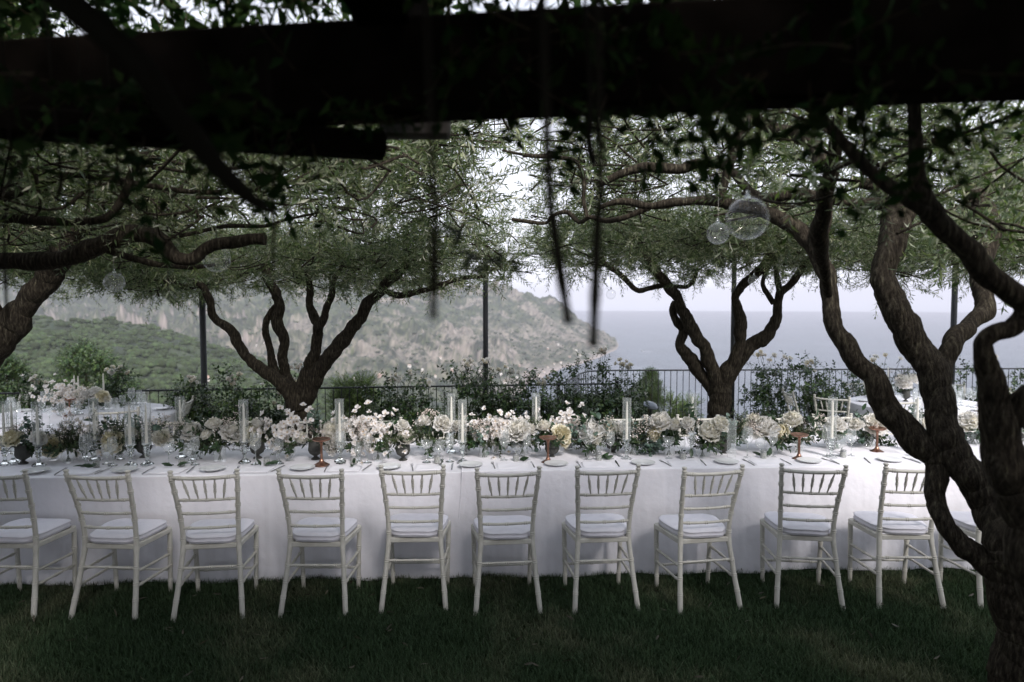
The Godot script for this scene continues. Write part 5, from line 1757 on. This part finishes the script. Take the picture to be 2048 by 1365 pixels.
	shrub.call("garden_shrub", "low yellow-green shrub left of the forked olive's trunk", "shrub", 1362, 800, 860, 12.8, 0.42, 2, 34, 0.4)
	shrub.call("round_tree", "dark round tree rising beyond the railing in front of the hills", "tree", 168, 690, 800, 30.0, 1.25, 1, 60, 6.0)
	shrub.call("round_tree", "dark tree at the left edge beyond the railing", "tree", 8, 716, 800, 30.0, 0.85, 1, 44, 6.0)
	shrub.call("round_tree", "small dark tree between the two larger ones beyond the railing", "tree", 232, 752, 805, 29.0, 0.7, 1, 30, 6.0)
	# a lamp head among the roses
	var lp := at(1301, 812, 9.6)
	var lt := thing("garden_lamp", "grey oval garden lamp head on a stake beside the clipped conifer", "lamp", Vector3(lp.x, ground(lp.x, 9.6), lp.z))
	var lb := MB.new()
	lathe(lb, [[0.0, -0.03], [0.06, -0.026], [0.105, -0.008], [0.11, 0.004], [0.09, 0.03], [0.04, 0.05], [0.0, 0.054]], 24)
	var head := part("head", lb.mesh(), plain("lamp_grey", lin(0.2, 0.22, 0.25), 0.4, 0.2), lt)
	head.transform = Transform3D(Basis(Vector3(0, 0, 1), -0.25) * Basis(Vector3(1, 0, 0), 0.3), Vector3(0, lp.y - lt.position.y, 0))
	lb = MB.new()
	tube(lb, [Vector3(0, -0.02, 0), Vector3(0, lp.y - lt.position.y, 0)], [0.012, 0.012], 8)
	part("stake", lb.mesh(), mats.iron, lt)
	# a motor boat and its wake
	var bp := on_level(1284, 703, SEA)
	var boat := thing("motor_boat", "tiny white motor boat with its wake on the sea off the headland", "boat", bp, 0.7)
	var hb := MB.new()
	var k0 := []
	for q in [[-9.0, 2.6], [-3.0, 3.0], [4.0, 2.6], [9.0, 0.2]]:
		for y in [[-0.5, 0.5], [2.2, 1.0]]:
			for s in [-1, 1]:
				k0.append(hb.add(Vector3(s * q[1] * y[1], y[0] + (0.6 if q[0] > 5 else 0.0), -q[0])))
	for i in 3:
		var p := i * 4
		hb.quad(k0[p], k0[p + 2], k0[p + 6], k0[p + 4])
		hb.quad(k0[p + 5], k0[p + 7], k0[p + 3], k0[p + 1])
		hb.quad(k0[p + 2], k0[p + 3], k0[p + 7], k0[p + 6])
	hb.quad(k0[1], k0[3], k0[2], k0[0])
	part("hull", hb.mesh(true), plain("boat_white", lin(0.78, 0.78, 0.78), 0.4), boat)
	hb = MB.new()
	box(hb, Transform3D(Basis.IDENTITY, Vector3(0, 3.3, 1)), Vector3(3.4, 2.2, 6.0), 0.4)
	part("cabin", hb.mesh(true), mats.boat_white, boat)
	hb = MB.new()
	for i in 13:
		var f := i / 12.0
		var w := lerpf(3.0, 13.0, f) * (0.8 + 0.3 * sin(i * 2.1))
		hb.add(Vector3(-w, 0.25, 8.0 + 70.0 * f)); hb.add(Vector3(w, 0.25, 8.0 + 70.0 * f))
	for i in 12:
		hb.quad(2 * i + 2, 2 * i, 2 * i + 1, 2 * i + 3)
	part("wake", hb.mesh(), plain("foam", lin(0.7, 0.72, 0.74), 0.8), boat)

var left_table := Vector3.ZERO
var right_table := Vector3.ZERO
func build_tables() -> void:
	var cloth: Material = mats.cloth
	var legm := MB.new()
	lathe(legm, [[0.02, -0.06], [0.02, 0.7], [0.0, 0.7]], 10)
	var lm := legm.mesh()
	for k in 2:
		var s0 := -5.2 if k == 0 else -0.33
		var s1 := -0.30 if k == 0 else 5.4
		var c := tab((s0 + s1) * 0.5, 0.55, 0.0)
		var t := thing("banquet_table", "long banquet table under white cloth, the %s half" % ["left", "right"][k], "table", c, YAW)
		var b := MB.new()
		box(b, Transform3D(Basis.IDENTITY, Vector3(0, 0.715, 0)), Vector3(s1 - s0 - 0.06, 0.03, 1.07), 0.004)
		part("table_top", b.mesh(true), mats.beam_wood, t)
		for x in [-1, 1]:
			for z in [-1, 1]:
				part("leg", lm, mats.iron, t, Vector3(x * ((s1 - s0) * 0.5 - 0.3), 0, z * 0.42))
	solo("tablecloth", long_cloth(-5.2, -0.28, 5, 0.0), cloth, "white tablecloth hanging to the grass on the left half of the long table", "tablecloth")
	var over := solo("tablecloth", long_cloth(-0.352, 5.4, 6, 0.012), cloth, "white tablecloth on the right half of the long table, its hem overlapping at the seam", "tablecloth")
	var hm := MB.new()
	var edge := []
	var arr: Array = over.mesh.surface_get_arrays(0)
	var vs: PackedVector3Array = arr[Mesh.ARRAY_VERTEX]
	for j in range(17, 49): edge.append(vs[j])
	var er := []
	for j in edge.size(): er.append(0.0035)
	tube(hm, edge, er, 6)
	part("hem", hm.mesh(), cloth, over)
	left_table = Vector3((150.0 - 1024.0) / FOCAL * 7.75, ground(-5.0, 7.75), -7.75)
	right_table = Vector3((1850.0 - 1024.0) / FOCAL * 8.9, ground(5.4, 8.9), -8.9)
	for q in [[left_table, 1.0, "left"], [right_table, 0.86, "right"]]:
		var t := thing("round_table", "round banquet table under a white cloth at the far %s" % q[2], "table", q[0])
		var b := MB.new()
		lathe(b, [[0.0, 0.7], [q[1] - 0.01, 0.7], [q[1] - 0.01, 0.74], [0.0, 0.742]], 40)
		part("table_top", b.mesh(), mats.beam_wood, t)
		for k in 4:
			part("leg", lm, mats.iron, t, Vector3(cos(k * PI / 2 + 0.7), 0, sin(k * PI / 2 + 0.7)) * 0.5)
		solo("round_tablecloth", round_cloth(q[1], 0.75, 21), cloth, "white cloth draped over the round table at the far %s" % q[2], "tablecloth", q[0])

func build_chairs() -> void:
	var near := [[0, 1240, 0.0], [204.5, 1241, -2.9], [415.5, 1240, 7.7], [625.5, 1234, 0.0], [827, 1225, 1.9], [1016.5, 1229, 5.8], [1213.5, 1226, 5.8], [1422, 1225, 10.0], [1620, 1219, -6.5], [1824, 1219, -1.0], [2026, 1219, 1.0]]
	var first: Node3D = null
	for k in near.size():
		var q = near[k]
		var p := on_level(q[0], q[1], 0.0)
		p.y = ground(p.x, -p.z)
		var label := "white chair with pale cushion on the near side of the long table, %s from left" % ORD[k]
		if k == 0:
			first = make_chair(label, p, deg_to_rad(q[2]), "chairs on the near side of the long table")
		else:
			copy_of(first, label, p, deg_to_rad(q[2]))
	var far := [355, 466, 623, 758, 887, 1016, 1146, 1256, 1399, 1539, 1670, 1812, 1950]
	for k in far.size():
		var d := 6.35
		for i in 4:
			d = 6.35 + (far[k] - 1024.0) / FOCAL * d * tan(YAW)
		var x: float = (far[k] - 1024.0) / FOCAL * d
		var o := copy_of(first, "white chair facing the camera beyond the flowers, %s from left on the far side" % ORD[k], Vector3(x, ground(x, d), -d), PI + YAW + rng.randf_range(-0.08, 0.08))
		o.set_meta("group", "chairs on the far side of the long table")
	var around := [[260, 8.9, PI + 0.1, "white chair behind the left round table, facing the camera"], [52, 8.95, PI - 0.5, "white chair behind the left round table at the far left"], [228, 6.95, 0.45, "white chair in front of the left round table, its back to the camera"], [372, 7.95, PI / 2 + 0.2, "white chair seen side-on at the right of the left round table, the nearer"], [384, 8.55, PI / 2 + 0.45, "white chair seen side-on at the right of the left round table, the farther"],
		[1580, 8.9, -PI / 2 - 0.05, "white chair seen edge-on left of the right round table"], [1612, 9.7, -PI / 2 - 0.55, "tall white chair with visible seat left of the right round table"], [1668, 8.2, -0.55, "white chair in front of the right round table at its left, turned away"], [1712, 10.2, PI + 0.3, "white chair behind the right round table by the leaning trunk"], [1806, 7.8, 0.05, "white chair in front of the right round table seen between the dark trunks"], [1905, 10.1, PI - 0.2, "white chair behind the right round table beside the post"]]
	for q in around:
		var x: float = (q[0] - 1024.0) / FOCAL * q[1]
		var o := copy_of(first, q[3], Vector3(x, ground(x, q[1]), -q[1]), q[2])
		o.set_meta("group", "chairs around the round tables")

func build_tableware() -> void:
	var plates := [67, 243, 419, 600, 775, 941, 1116, 1295, 1468, 1640, 1810]
	var kinds := ["red_glass", "white_glass", "goblet"]
	var inv := func(p: Vector3) -> Vector2:
		var q := p - tab(0, 0, 0)
		return Vector2(q.x * cos(YAW) - q.z * sin(YAW), -q.x * sin(YAW) - q.z * cos(YAW))
	var y := TOP + 0.0035
	for k in plates.size():
		var p := on_level(plates[k], 948.0 - 1.1 * k, TOP)
		var sw: Vector2 = inv.call(p)
		var s := sw.x
		var w := 0.115
		var lift := 0.006 if s > -0.36 else 0.0
		var where := "%s near-side place setting from the left" % ORD[k]
		solo("side_plate", lib.plate, mats.china, "white side plate at the %s" % where, "plate", tab(s, w, y + lift), 0.0, "side plates")
		solo("napkin", lib.napkin, mats.napkin, "folded white napkin at the %s" % where, "napkin", tab(s + 0.3, w - 0.01, y + lift), YAW + rng.randf_range(-0.06, 0.06), "napkins")
		solo("fork", lib.fork, mats.steel, "silver fork beside the napkin at the %s" % where, "fork", tab(s + 0.165, w + 0.01, y + lift), YAW + rng.randf_range(0.0, 0.25), "forks")
		solo("knife", lib.knife, mats.steel, "silver knife beside the napkin at the %s" % where, "knife", tab(s + 0.45, w + 0.015, y + lift), YAW + rng.randf_range(-0.35, 0.2), "knives")
		var jt := thing("favour_jar", "small printed favour jar at the %s" % where, "jar", tab(s + 0.335, w + 0.14, y + lift), 0.4 * k, "favour jars")
		part("jar", lib.jar, mats.jar_print, jt)
		part("lid", lib.jar_lid, mats.jar_grey, jt)
		for i in 3:
			var lf := part("leaf", lib.glossy_leaf, mats.leaf, jt)
			lf.transform = facing(Vector3((i - 1) * 0.03 - 0.03, 0.012, 0.03), Vector3(rng.randf_range(-1, 1), 0.3, rng.randf_range(0.0, 0.6)), rng.randf() * 2.0)
		glassware("red_glass" if k % 3 != 1 else "coupe", tab(s + 0.245 + rng.randf_range(-0.02, 0.02), w + 0.175, y + lift), "tall clear glass at the %s" % where, "glasses")
		glassware("white_glass", tab(s + 0.43 + rng.randf_range(-0.02, 0.02), w + 0.185, y + lift), "slim wine glass at the %s" % where, "glasses")
		glassware("goblet", tab(s + 0.36 + rng.randf_range(-0.02, 0.02), w + 0.245, y + lift), "short water goblet at the %s" % where, "glasses")
	for k in 12:
		var s := -3.6 + k * 0.62
		var lift := 0.006 if s > -0.36 else 0.0
		var where := "%s far-side place setting from the left" % ORD[k]
		solo("side_plate", lib.plate, mats.china, "white side plate at the %s" % where, "plate", tab(s, 0.98, y + lift), 0.0, "side plates")
		solo("napkin", lib.napkin, mats.napkin, "folded white napkin at the %s" % where, "napkin", tab(s - 0.28, 0.98, y + lift), YAW, "napkins")
		glassware("red_glass", tab(s - 0.2, 0.82, y + lift), "tall clear glass at the %s" % where, "glasses")
		glassware("goblet", tab(s - 0.33, 0.76, y + lift), "short water goblet at the %s" % where, "glasses")
	# candles in glass tubes
	var spots := [[10, 930, "at the far left end of the long table, leftmost"], [26, 926, "at the far left end of the long table, second"], [77, 932, "beside the leftmost dark urn on the long table"], [190, 921, "behind the orchids at the left of the long table"], [261, 932, "left one of a pair near the second dark urn"], [294, 930, "right one of a pair near the second dark urn"], [362, 916, "behind the first large peony goblet on the left"], [489, 926, "right of the square glass vase with peonies on the left"], [680, 924, "right of the leftmost copper stand"], [903, 905, "behind the middle of the table, left one of a pair"], [925, 926, "at the middle of the table, front one of a pair"], [1072, 905, "behind the second copper stand"], [1253, 920, "among peonies right of the second copper stand"], [1384, 905, "on the far side in front of the forked olive"], [1663, 917, "right of the third copper stand"], [1833, 906, "between the dark trunks on the right"]]
	for q in spots:
		hurricane(on_level(q[0], q[1], TOP + 0.004), "candle in a glass tube %s" % q[2])
	var cs := [[643, 931, "first"], [1096, 927, "second"], [1598, 920, "third"], [1754, 905, "fourth"]]
	for q in cs:
		solo("copper_stand", lib.copper_stand, mats.copper, "polished copper pedestal stand on the long table, %s from the left" % q[2], "pedestal stand", on_level(q[0], q[1], TOP + 0.004), 0.0, "copper stands")
	solo("glass_cylinder", lib.hurricane, glass_pane(), "empty clear glass cylinder in front of the eucalyptus", "glass cylinder", on_level(1463, 922, TOP + 0.004) - Vector3(0, 0.158, 0))
	# on the round tables
	for q in [[left_table, 1.0, "left", 8], [right_table, 0.86, "right", 8]]:
		for k in q[3]:
			var a: float = TAU * k / q[3] + 0.3
			var o: Vector3 = q[0] + Vector3(0, 0.7535, 0)
			var dir := Vector3(cos(a), 0, sin(a))
			var sd := Vector3(-sin(a), 0, cos(a))
			var where := "%s setting from the right on the %s round table" % [ORD[k], q[2]]
			solo("side_plate", lib.plate, mats.china, "white plate at the %s" % where, "plate", o + dir * (q[1] - 0.16), 0.0, "plates on the round tables")
			glassware("red_glass", o + dir * (q[1] - 0.36) + sd * 0.1, "tall clear glass at the %s" % where, "glasses on the round tables")
			glassware("white_glass", o + dir * (q[1] - 0.34) + sd * 0.2, "slim wine glass at the %s" % where, "glasses on the round tables")
			glassware("goblet", o + dir * (q[1] - 0.42) + sd * 0.02, "short water goblet at the %s" % where, "glasses on the round tables")
	for q in [[150, 826, left_table, "left candle of the close pair"], [158, 829, left_table, "right candle of the close pair"], [208, 820, left_table, "candle standing alone on the right"]]:
		hurricane(on_level(q[0], q[1], q[2].y + 0.754), "bare white taper on the left round table, %s" % q[3], true)
	hurricane(on_level(1775, 800, right_table.y + 0.754), "bare white taper candle on the right round table", true)
	solo("copper_stand", lib.copper_stand, mats.copper, "small copper stand among orchids on the left round table", "pedestal stand", on_level(139, 832, left_table.y + 0.754), 0.0, "copper stands")

func build_bouquets() -> void:
	arrangement("urn", 46, 928, [["y", 22, 880, 36], ["y", 4, 888, 32], ["f", 30, 862, 30], ["e", 52, 866, 46], ["l", 60, 880, 34], ["p", 76, 875, 28]], "dark stone urn of yellow-white peonies and eucalyptus at the table's left end")
	arrangement("bowl", 136, 926, [["h", 130, 868, 60], ["f", 125, 860, 40], ["h", 140, 880, 46], ["r", 120, 866, 12]], "round glass bowl of dark leaves and buds with no large bloom")
	arrangement("tumbler", 106, 921, [["y", 102, 890, 40], ["h", 96, 880, 26]], "glass tumbler with one yellowish peony beside the leafy glass bowl")
	arrangement("goblet", 171, 916, [["o", 172, 878, 78], ["f", 188, 866, 34], ["h", 186, 880, 30]], "clear goblet of pale orchids, leftmost of the orchid clusters")
	arrangement("goblet", 241, 919, [["y", 225, 882, 42], ["l", 213, 852, 30], ["h", 243, 862, 44], ["p", 258, 866, 28], ["h", 246, 888, 34]], "clear goblet with an open yellow-hearted peony left of the paired candles")
	arrangement("urn", 288, 915, [["p", 268, 872, 34], ["e", 283, 848, 40], ["h", 304, 858, 46], ["p", 322, 876, 36], ["f", 306, 848, 34], ["l", 290, 868, 40]], "dark stone urn of leaves and peonies behind the paired candles")
	arrangement("goblet", 385, 920, [["p", 384, 865, 42], ["h", 360, 868, 46], ["l", 404, 852, 36], ["h", 400, 884, 44], ["f", 362, 856, 24]], "footed goblet with one large cream peony and dark leaves")
	arrangement("square", 440, 924, [["p", 425, 852, 34], ["p", 460, 866, 44], ["l", 438, 850, 40], ["f", 458, 842, 30], ["h", 476, 872, 40], ["l", 432, 876, 40], ["p", 413, 872, 24]], "square glass vase with three cream peonies and long green leaves")
	arrangement("urn", 515, 917, [["y", 503, 868, 36], ["p", 518, 850, 30], ["l", 532, 858, 36], ["f", 526, 846, 26], ["h", 530, 868, 30], ["p", 490, 848, 20]], "dark urn behind the candle with two round cream peonies")
	arrangement("goblet", 580, 921, [["o", 590, 856, 80], ["o", 556, 872, 52], ["p", 598, 878, 34], ["h", 566, 880, 30]], "clear goblet of a tall white orchid cascade left of the first copper stand")
	arrangement("urn", 631, 919, [["p", 655, 864, 48], ["p", 666, 884, 42], ["f", 630, 862, 34], ["e", 624, 848, 34], ["r", 624, 862, 15], ["l", 640, 852, 30], ["r", 634, 872, 14]], "dark urn of cream peonies directly behind the first copper stand")
	arrangement("tumbler", 714, 917, [["o", 724, 862, 60], ["p", 692, 856, 28], ["f", 722, 844, 34], ["h", 704, 862, 34]], "glass tumbler of orchids and pinkish buds right of the first copper stand")
	arrangement("tumbler", 756, 923, [["o", 766, 868, 92], ["o", 740, 862, 54], ["h", 782, 884, 26]], "glass tumbler of a wide drooping orchid spray with a thick stem")
	arrangement("urn", 806, 921, [["p", 812, 876, 46], ["p", 806, 851, 24], ["l", 790, 848, 32], ["h", 828, 870, 30]], "small dark urn holding one big white peony")
	arrangement("goblet", 862, 916, [["p", 882, 846, 36], ["p", 846, 844, 28], ["l", 862, 852, 40], ["f", 854, 836, 30], ["e", 848, 862, 44], ["h", 870, 866, 40]], "footed goblet of white peonies and round eucalyptus left of the middle candles")
	arrangement("goblet", 932, 914, [["f", 938, 848, 50], ["h", 948, 860, 50], ["p", 916, 852, 24], ["h", 930, 870, 40]], "footed goblet of wispy buds and dark leaves behind the middle candle")
	arrangement("tumbler", 968, 918, [["e", 962, 874, 34], ["o", 962, 862, 48], ["f", 972, 850, 26]], "little glass of orchids with round eucalyptus leaves in the middle")
	arrangement("goblet", 992, 914, [["o", 1000, 842, 60], ["o", 986, 868, 66], ["h", 1000, 880, 26]], "clear goblet of the tallest white orchids at the middle of the table")
	arrangement("goblet", 1045, 917, [["p", 1041, 860, 46], ["p", 1018, 868, 32], ["e", 1058, 872, 38], ["h", 1030, 882, 34], ["p", 1060, 858, 24]], "footed goblet of a large ivory peony left of the second copper stand")
	arrangement("urn", 1104, 917, [["p", 1088, 856, 32], ["y", 1124, 869, 38], ["h", 1072, 858, 38], ["l", 1098, 866, 40], ["y", 1128, 884, 28]], "dark urn with a yellow-hearted peony behind the second copper stand")
	arrangement("goblet", 1142, 905, [["o", 1128, 848, 70], ["o", 1150, 854, 52], ["f", 1152, 844, 34], ["h", 1140, 866, 36]], "clear goblet of white orchids and pink buds on the far side right of the middle")
	arrangement("goblet", 1192, 917, [["p", 1184, 862, 50], ["e", 1154, 868, 40], ["l", 1172, 844, 34], ["e", 1196, 846, 36], ["p", 1190, 880, 30], ["h", 1172, 880, 30]], "footed goblet of a full white peony with eucalyptus on both sides")
	arrangement("urn", 1226, 908, [["p", 1217, 858, 40], ["p", 1242, 860, 36], ["h", 1226, 880, 40], ["f", 1206, 850, 26], ["l", 1232, 874, 34]], "dark urn of two round cream peonies left of the candle among peonies")
	arrangement("bowl", 1264, 912, [["e", 1272, 870, 52], ["h", 1282, 862, 44], ["f", 1276, 856, 30], ["e", 1290, 882, 34]], "round glass bowl of eucalyptus with no large bloom")
	arrangement("square", 1338, 914, [["p", 1322, 846, 46], ["p", 1346, 853, 36], ["y", 1312, 866, 30], ["e", 1302, 886, 36], ["f", 1304, 852, 26], ["l", 1340, 876, 44], ["e", 1312, 896, 24]], "square smoky glass vase with cream peonies and trailing eucalyptus")
	arrangement("bowl", 1405, 917, [["p", 1416, 866, 48], ["p", 1440, 850, 38], ["f", 1385, 848, 34], ["l", 1383, 838, 36], ["l", 1398, 880, 36], ["p", 1376, 846, 26], ["h", 1430, 876, 36]], "round glass bowl with a very full white peony in front of the forked olive")
	arrangement("urn", 1448, 910, [["e", 1466, 852, 62], ["e", 1450, 872, 48], ["p", 1490, 850, 28], ["e", 1484, 864, 40], ["h", 1480, 850, 40]], "dark urn overflowing with blue-green eucalyptus")
	arrangement("tumbler", 1542, 910, [["p", 1524, 858, 54], ["p", 1508, 842, 32], ["f", 1500, 848, 26], ["h", 1540, 846, 30]], "clear tumbler of a broad white peony with dark stems in water")
	arrangement("square", 1595, 909, [["y", 1564, 866, 42], ["p", 1588, 842, 42], ["f", 1602, 848, 40], ["l", 1606, 868, 52], ["l", 1636, 850, 46], ["l", 1546, 838, 34], ["h", 1600, 860, 46]], "square glass vase with long dark leaves behind the third copper stand")
	arrangement("bowl", 1668, 902, [["p", 1674, 850, 36], ["f", 1658, 846, 34], ["h", 1660, 866, 36], ["e", 1680, 870, 30]], "round glass bowl with a white peony beside the candle left of the dark trunk")
	arrangement("bowl", 1738, 897, [["p", 1750, 848, 48], ["l", 1728, 842, 40], ["e", 1720, 862, 36], ["l", 1762, 880, 36], ["p", 1710, 850, 28], ["h", 1740, 870, 40]], "round glass bowl of a drooping cream peony beside the fourth copper stand")
	arrangement("tumbler", 1852, 892, [["p", 1854, 850, 32], ["e", 1850, 832, 36], ["l", 1846, 866, 30]], "glass tumbler of one cream peony seen between the dark trunks")
	arrangement("tumbler", 1947, 891, [["p", 1944, 851, 44], ["p", 1936, 838, 32], ["l", 1962, 872, 30], ["e", 1950, 872, 34], ["f", 1958, 836, 24]], "glass tumbler of drooping cream peonies right of the leaning trunks")
	arrangement("urn", 2036, 886, [["p", 2042, 840, 38], ["p", 2040, 856, 32], ["f", 2044, 828, 24], ["h", 2050, 866, 30]], "flowers at the right edge of the long table beyond the black trunk")
	var ly := left_table.y + 0.754
	arrangement("goblet", 118, 830, [["o", 108, 788, 54], ["o", 135, 798, 54], ["o", 125, 788, 40], ["h", 120, 806, 24]], "mass of white orchids on the left round table", ly)
	arrangement("tumbler", 182, 828, [["p", 170, 790, 24], ["p", 190, 786, 26], ["y", 205, 793, 24], ["l", 180, 796, 30], ["f", 165, 778, 20], ["p", 214, 800, 18]], "peonies with green leaves beside the candles on the left round table", ly)
	var ry := right_table.y + 0.754
	arrangement("urn", 1812, 803, [["p", 1808, 764, 28], ["p", 1826, 757, 22], ["f", 1800, 756, 24], ["h", 1796, 762, 30], ["r", 1800, 750, 12], ["h", 1816, 750, 24]], "dark urn with a drooping white peony on the right round table", ry)

func build_globes() -> void:
	var spots := [[433, 518, 27, 3.6, "large clear glass globe hanging at the sawn olive limb on the left"], [228, 565, 20, 4.6, "clear glass globe hanging in front of the hills on the left"], [1495, 437, 42, 2.2, "largest, blurred glass globe hanging near the camera on the right"], [1436, 467, 22, 3.4, "glass globe hanging just left of the largest blurred one"], [1197, 584, 9, 7.5, "left one of two small glass globes hanging against the sky"], [1222, 589, 10, 7.0, "right one of two small glass globes hanging against the sky"], [1508, 562, 11, 6.5, "small glass globe hanging among the forked olive's limbs"], [313, 590, 9, 7.5, "tiny glass globe under the left canopy, beside a low branch"], [352, 588, 11, 7.2, "small glass globe beside the leftmost black post"], [947, 600, 9, 7.5, "tiny glass globe hanging left of the middle post"], [2010, 572, 10, 7.0, "small glass globe hanging at the right edge against the sky"], [638, 588, 9, 7.5, "tiny glass globe hanging in the twisted olive's crown"]]
	for q in spots:
		var p := at(q[0], q[1], q[3])
		var r: float = q[2] / FOCAL * q[3]
		var t := thing("glass_globe", q[4], "glass globe", p - Vector3(0, r, 0), rng.randf() * TAU, "hanging glass globes")
		var b := MB.new()
		var prof := []
		for k in 15:
			var a := lerpf(-PI / 2, PI / 2 - 0.12, k / 14.0)
			prof.append([cos(a) * r, r + sin(a) * r])
		lathe(b, prof, 28)
		part("bulb", b.mesh(), globe_glass(), t)
		b = MB.new()
		lathe(b, [[0.0, 1.97 * r], [0.009, 1.97 * r], [0.011, 2.0 * r + 0.004], [0.006, 2.0 * r + 0.01], [0.007, 2.0 * r + 0.02], [0.0, 2.0 * r + 0.022]], 10)
		part("hook", b.mesh(), glass_solid(), t)
		b = MB.new()
		tube(b, [Vector3(0, 2.0 * r + 0.02, 0), Vector3(0, 2.0 * r + 0.2, 0), Vector3(0.005, maxf(0.5, 2.75 - p.y), 0.0)], [0.001, 0.001, 0.001], 4)
		part("string", b.mesh(), mats.string, t)
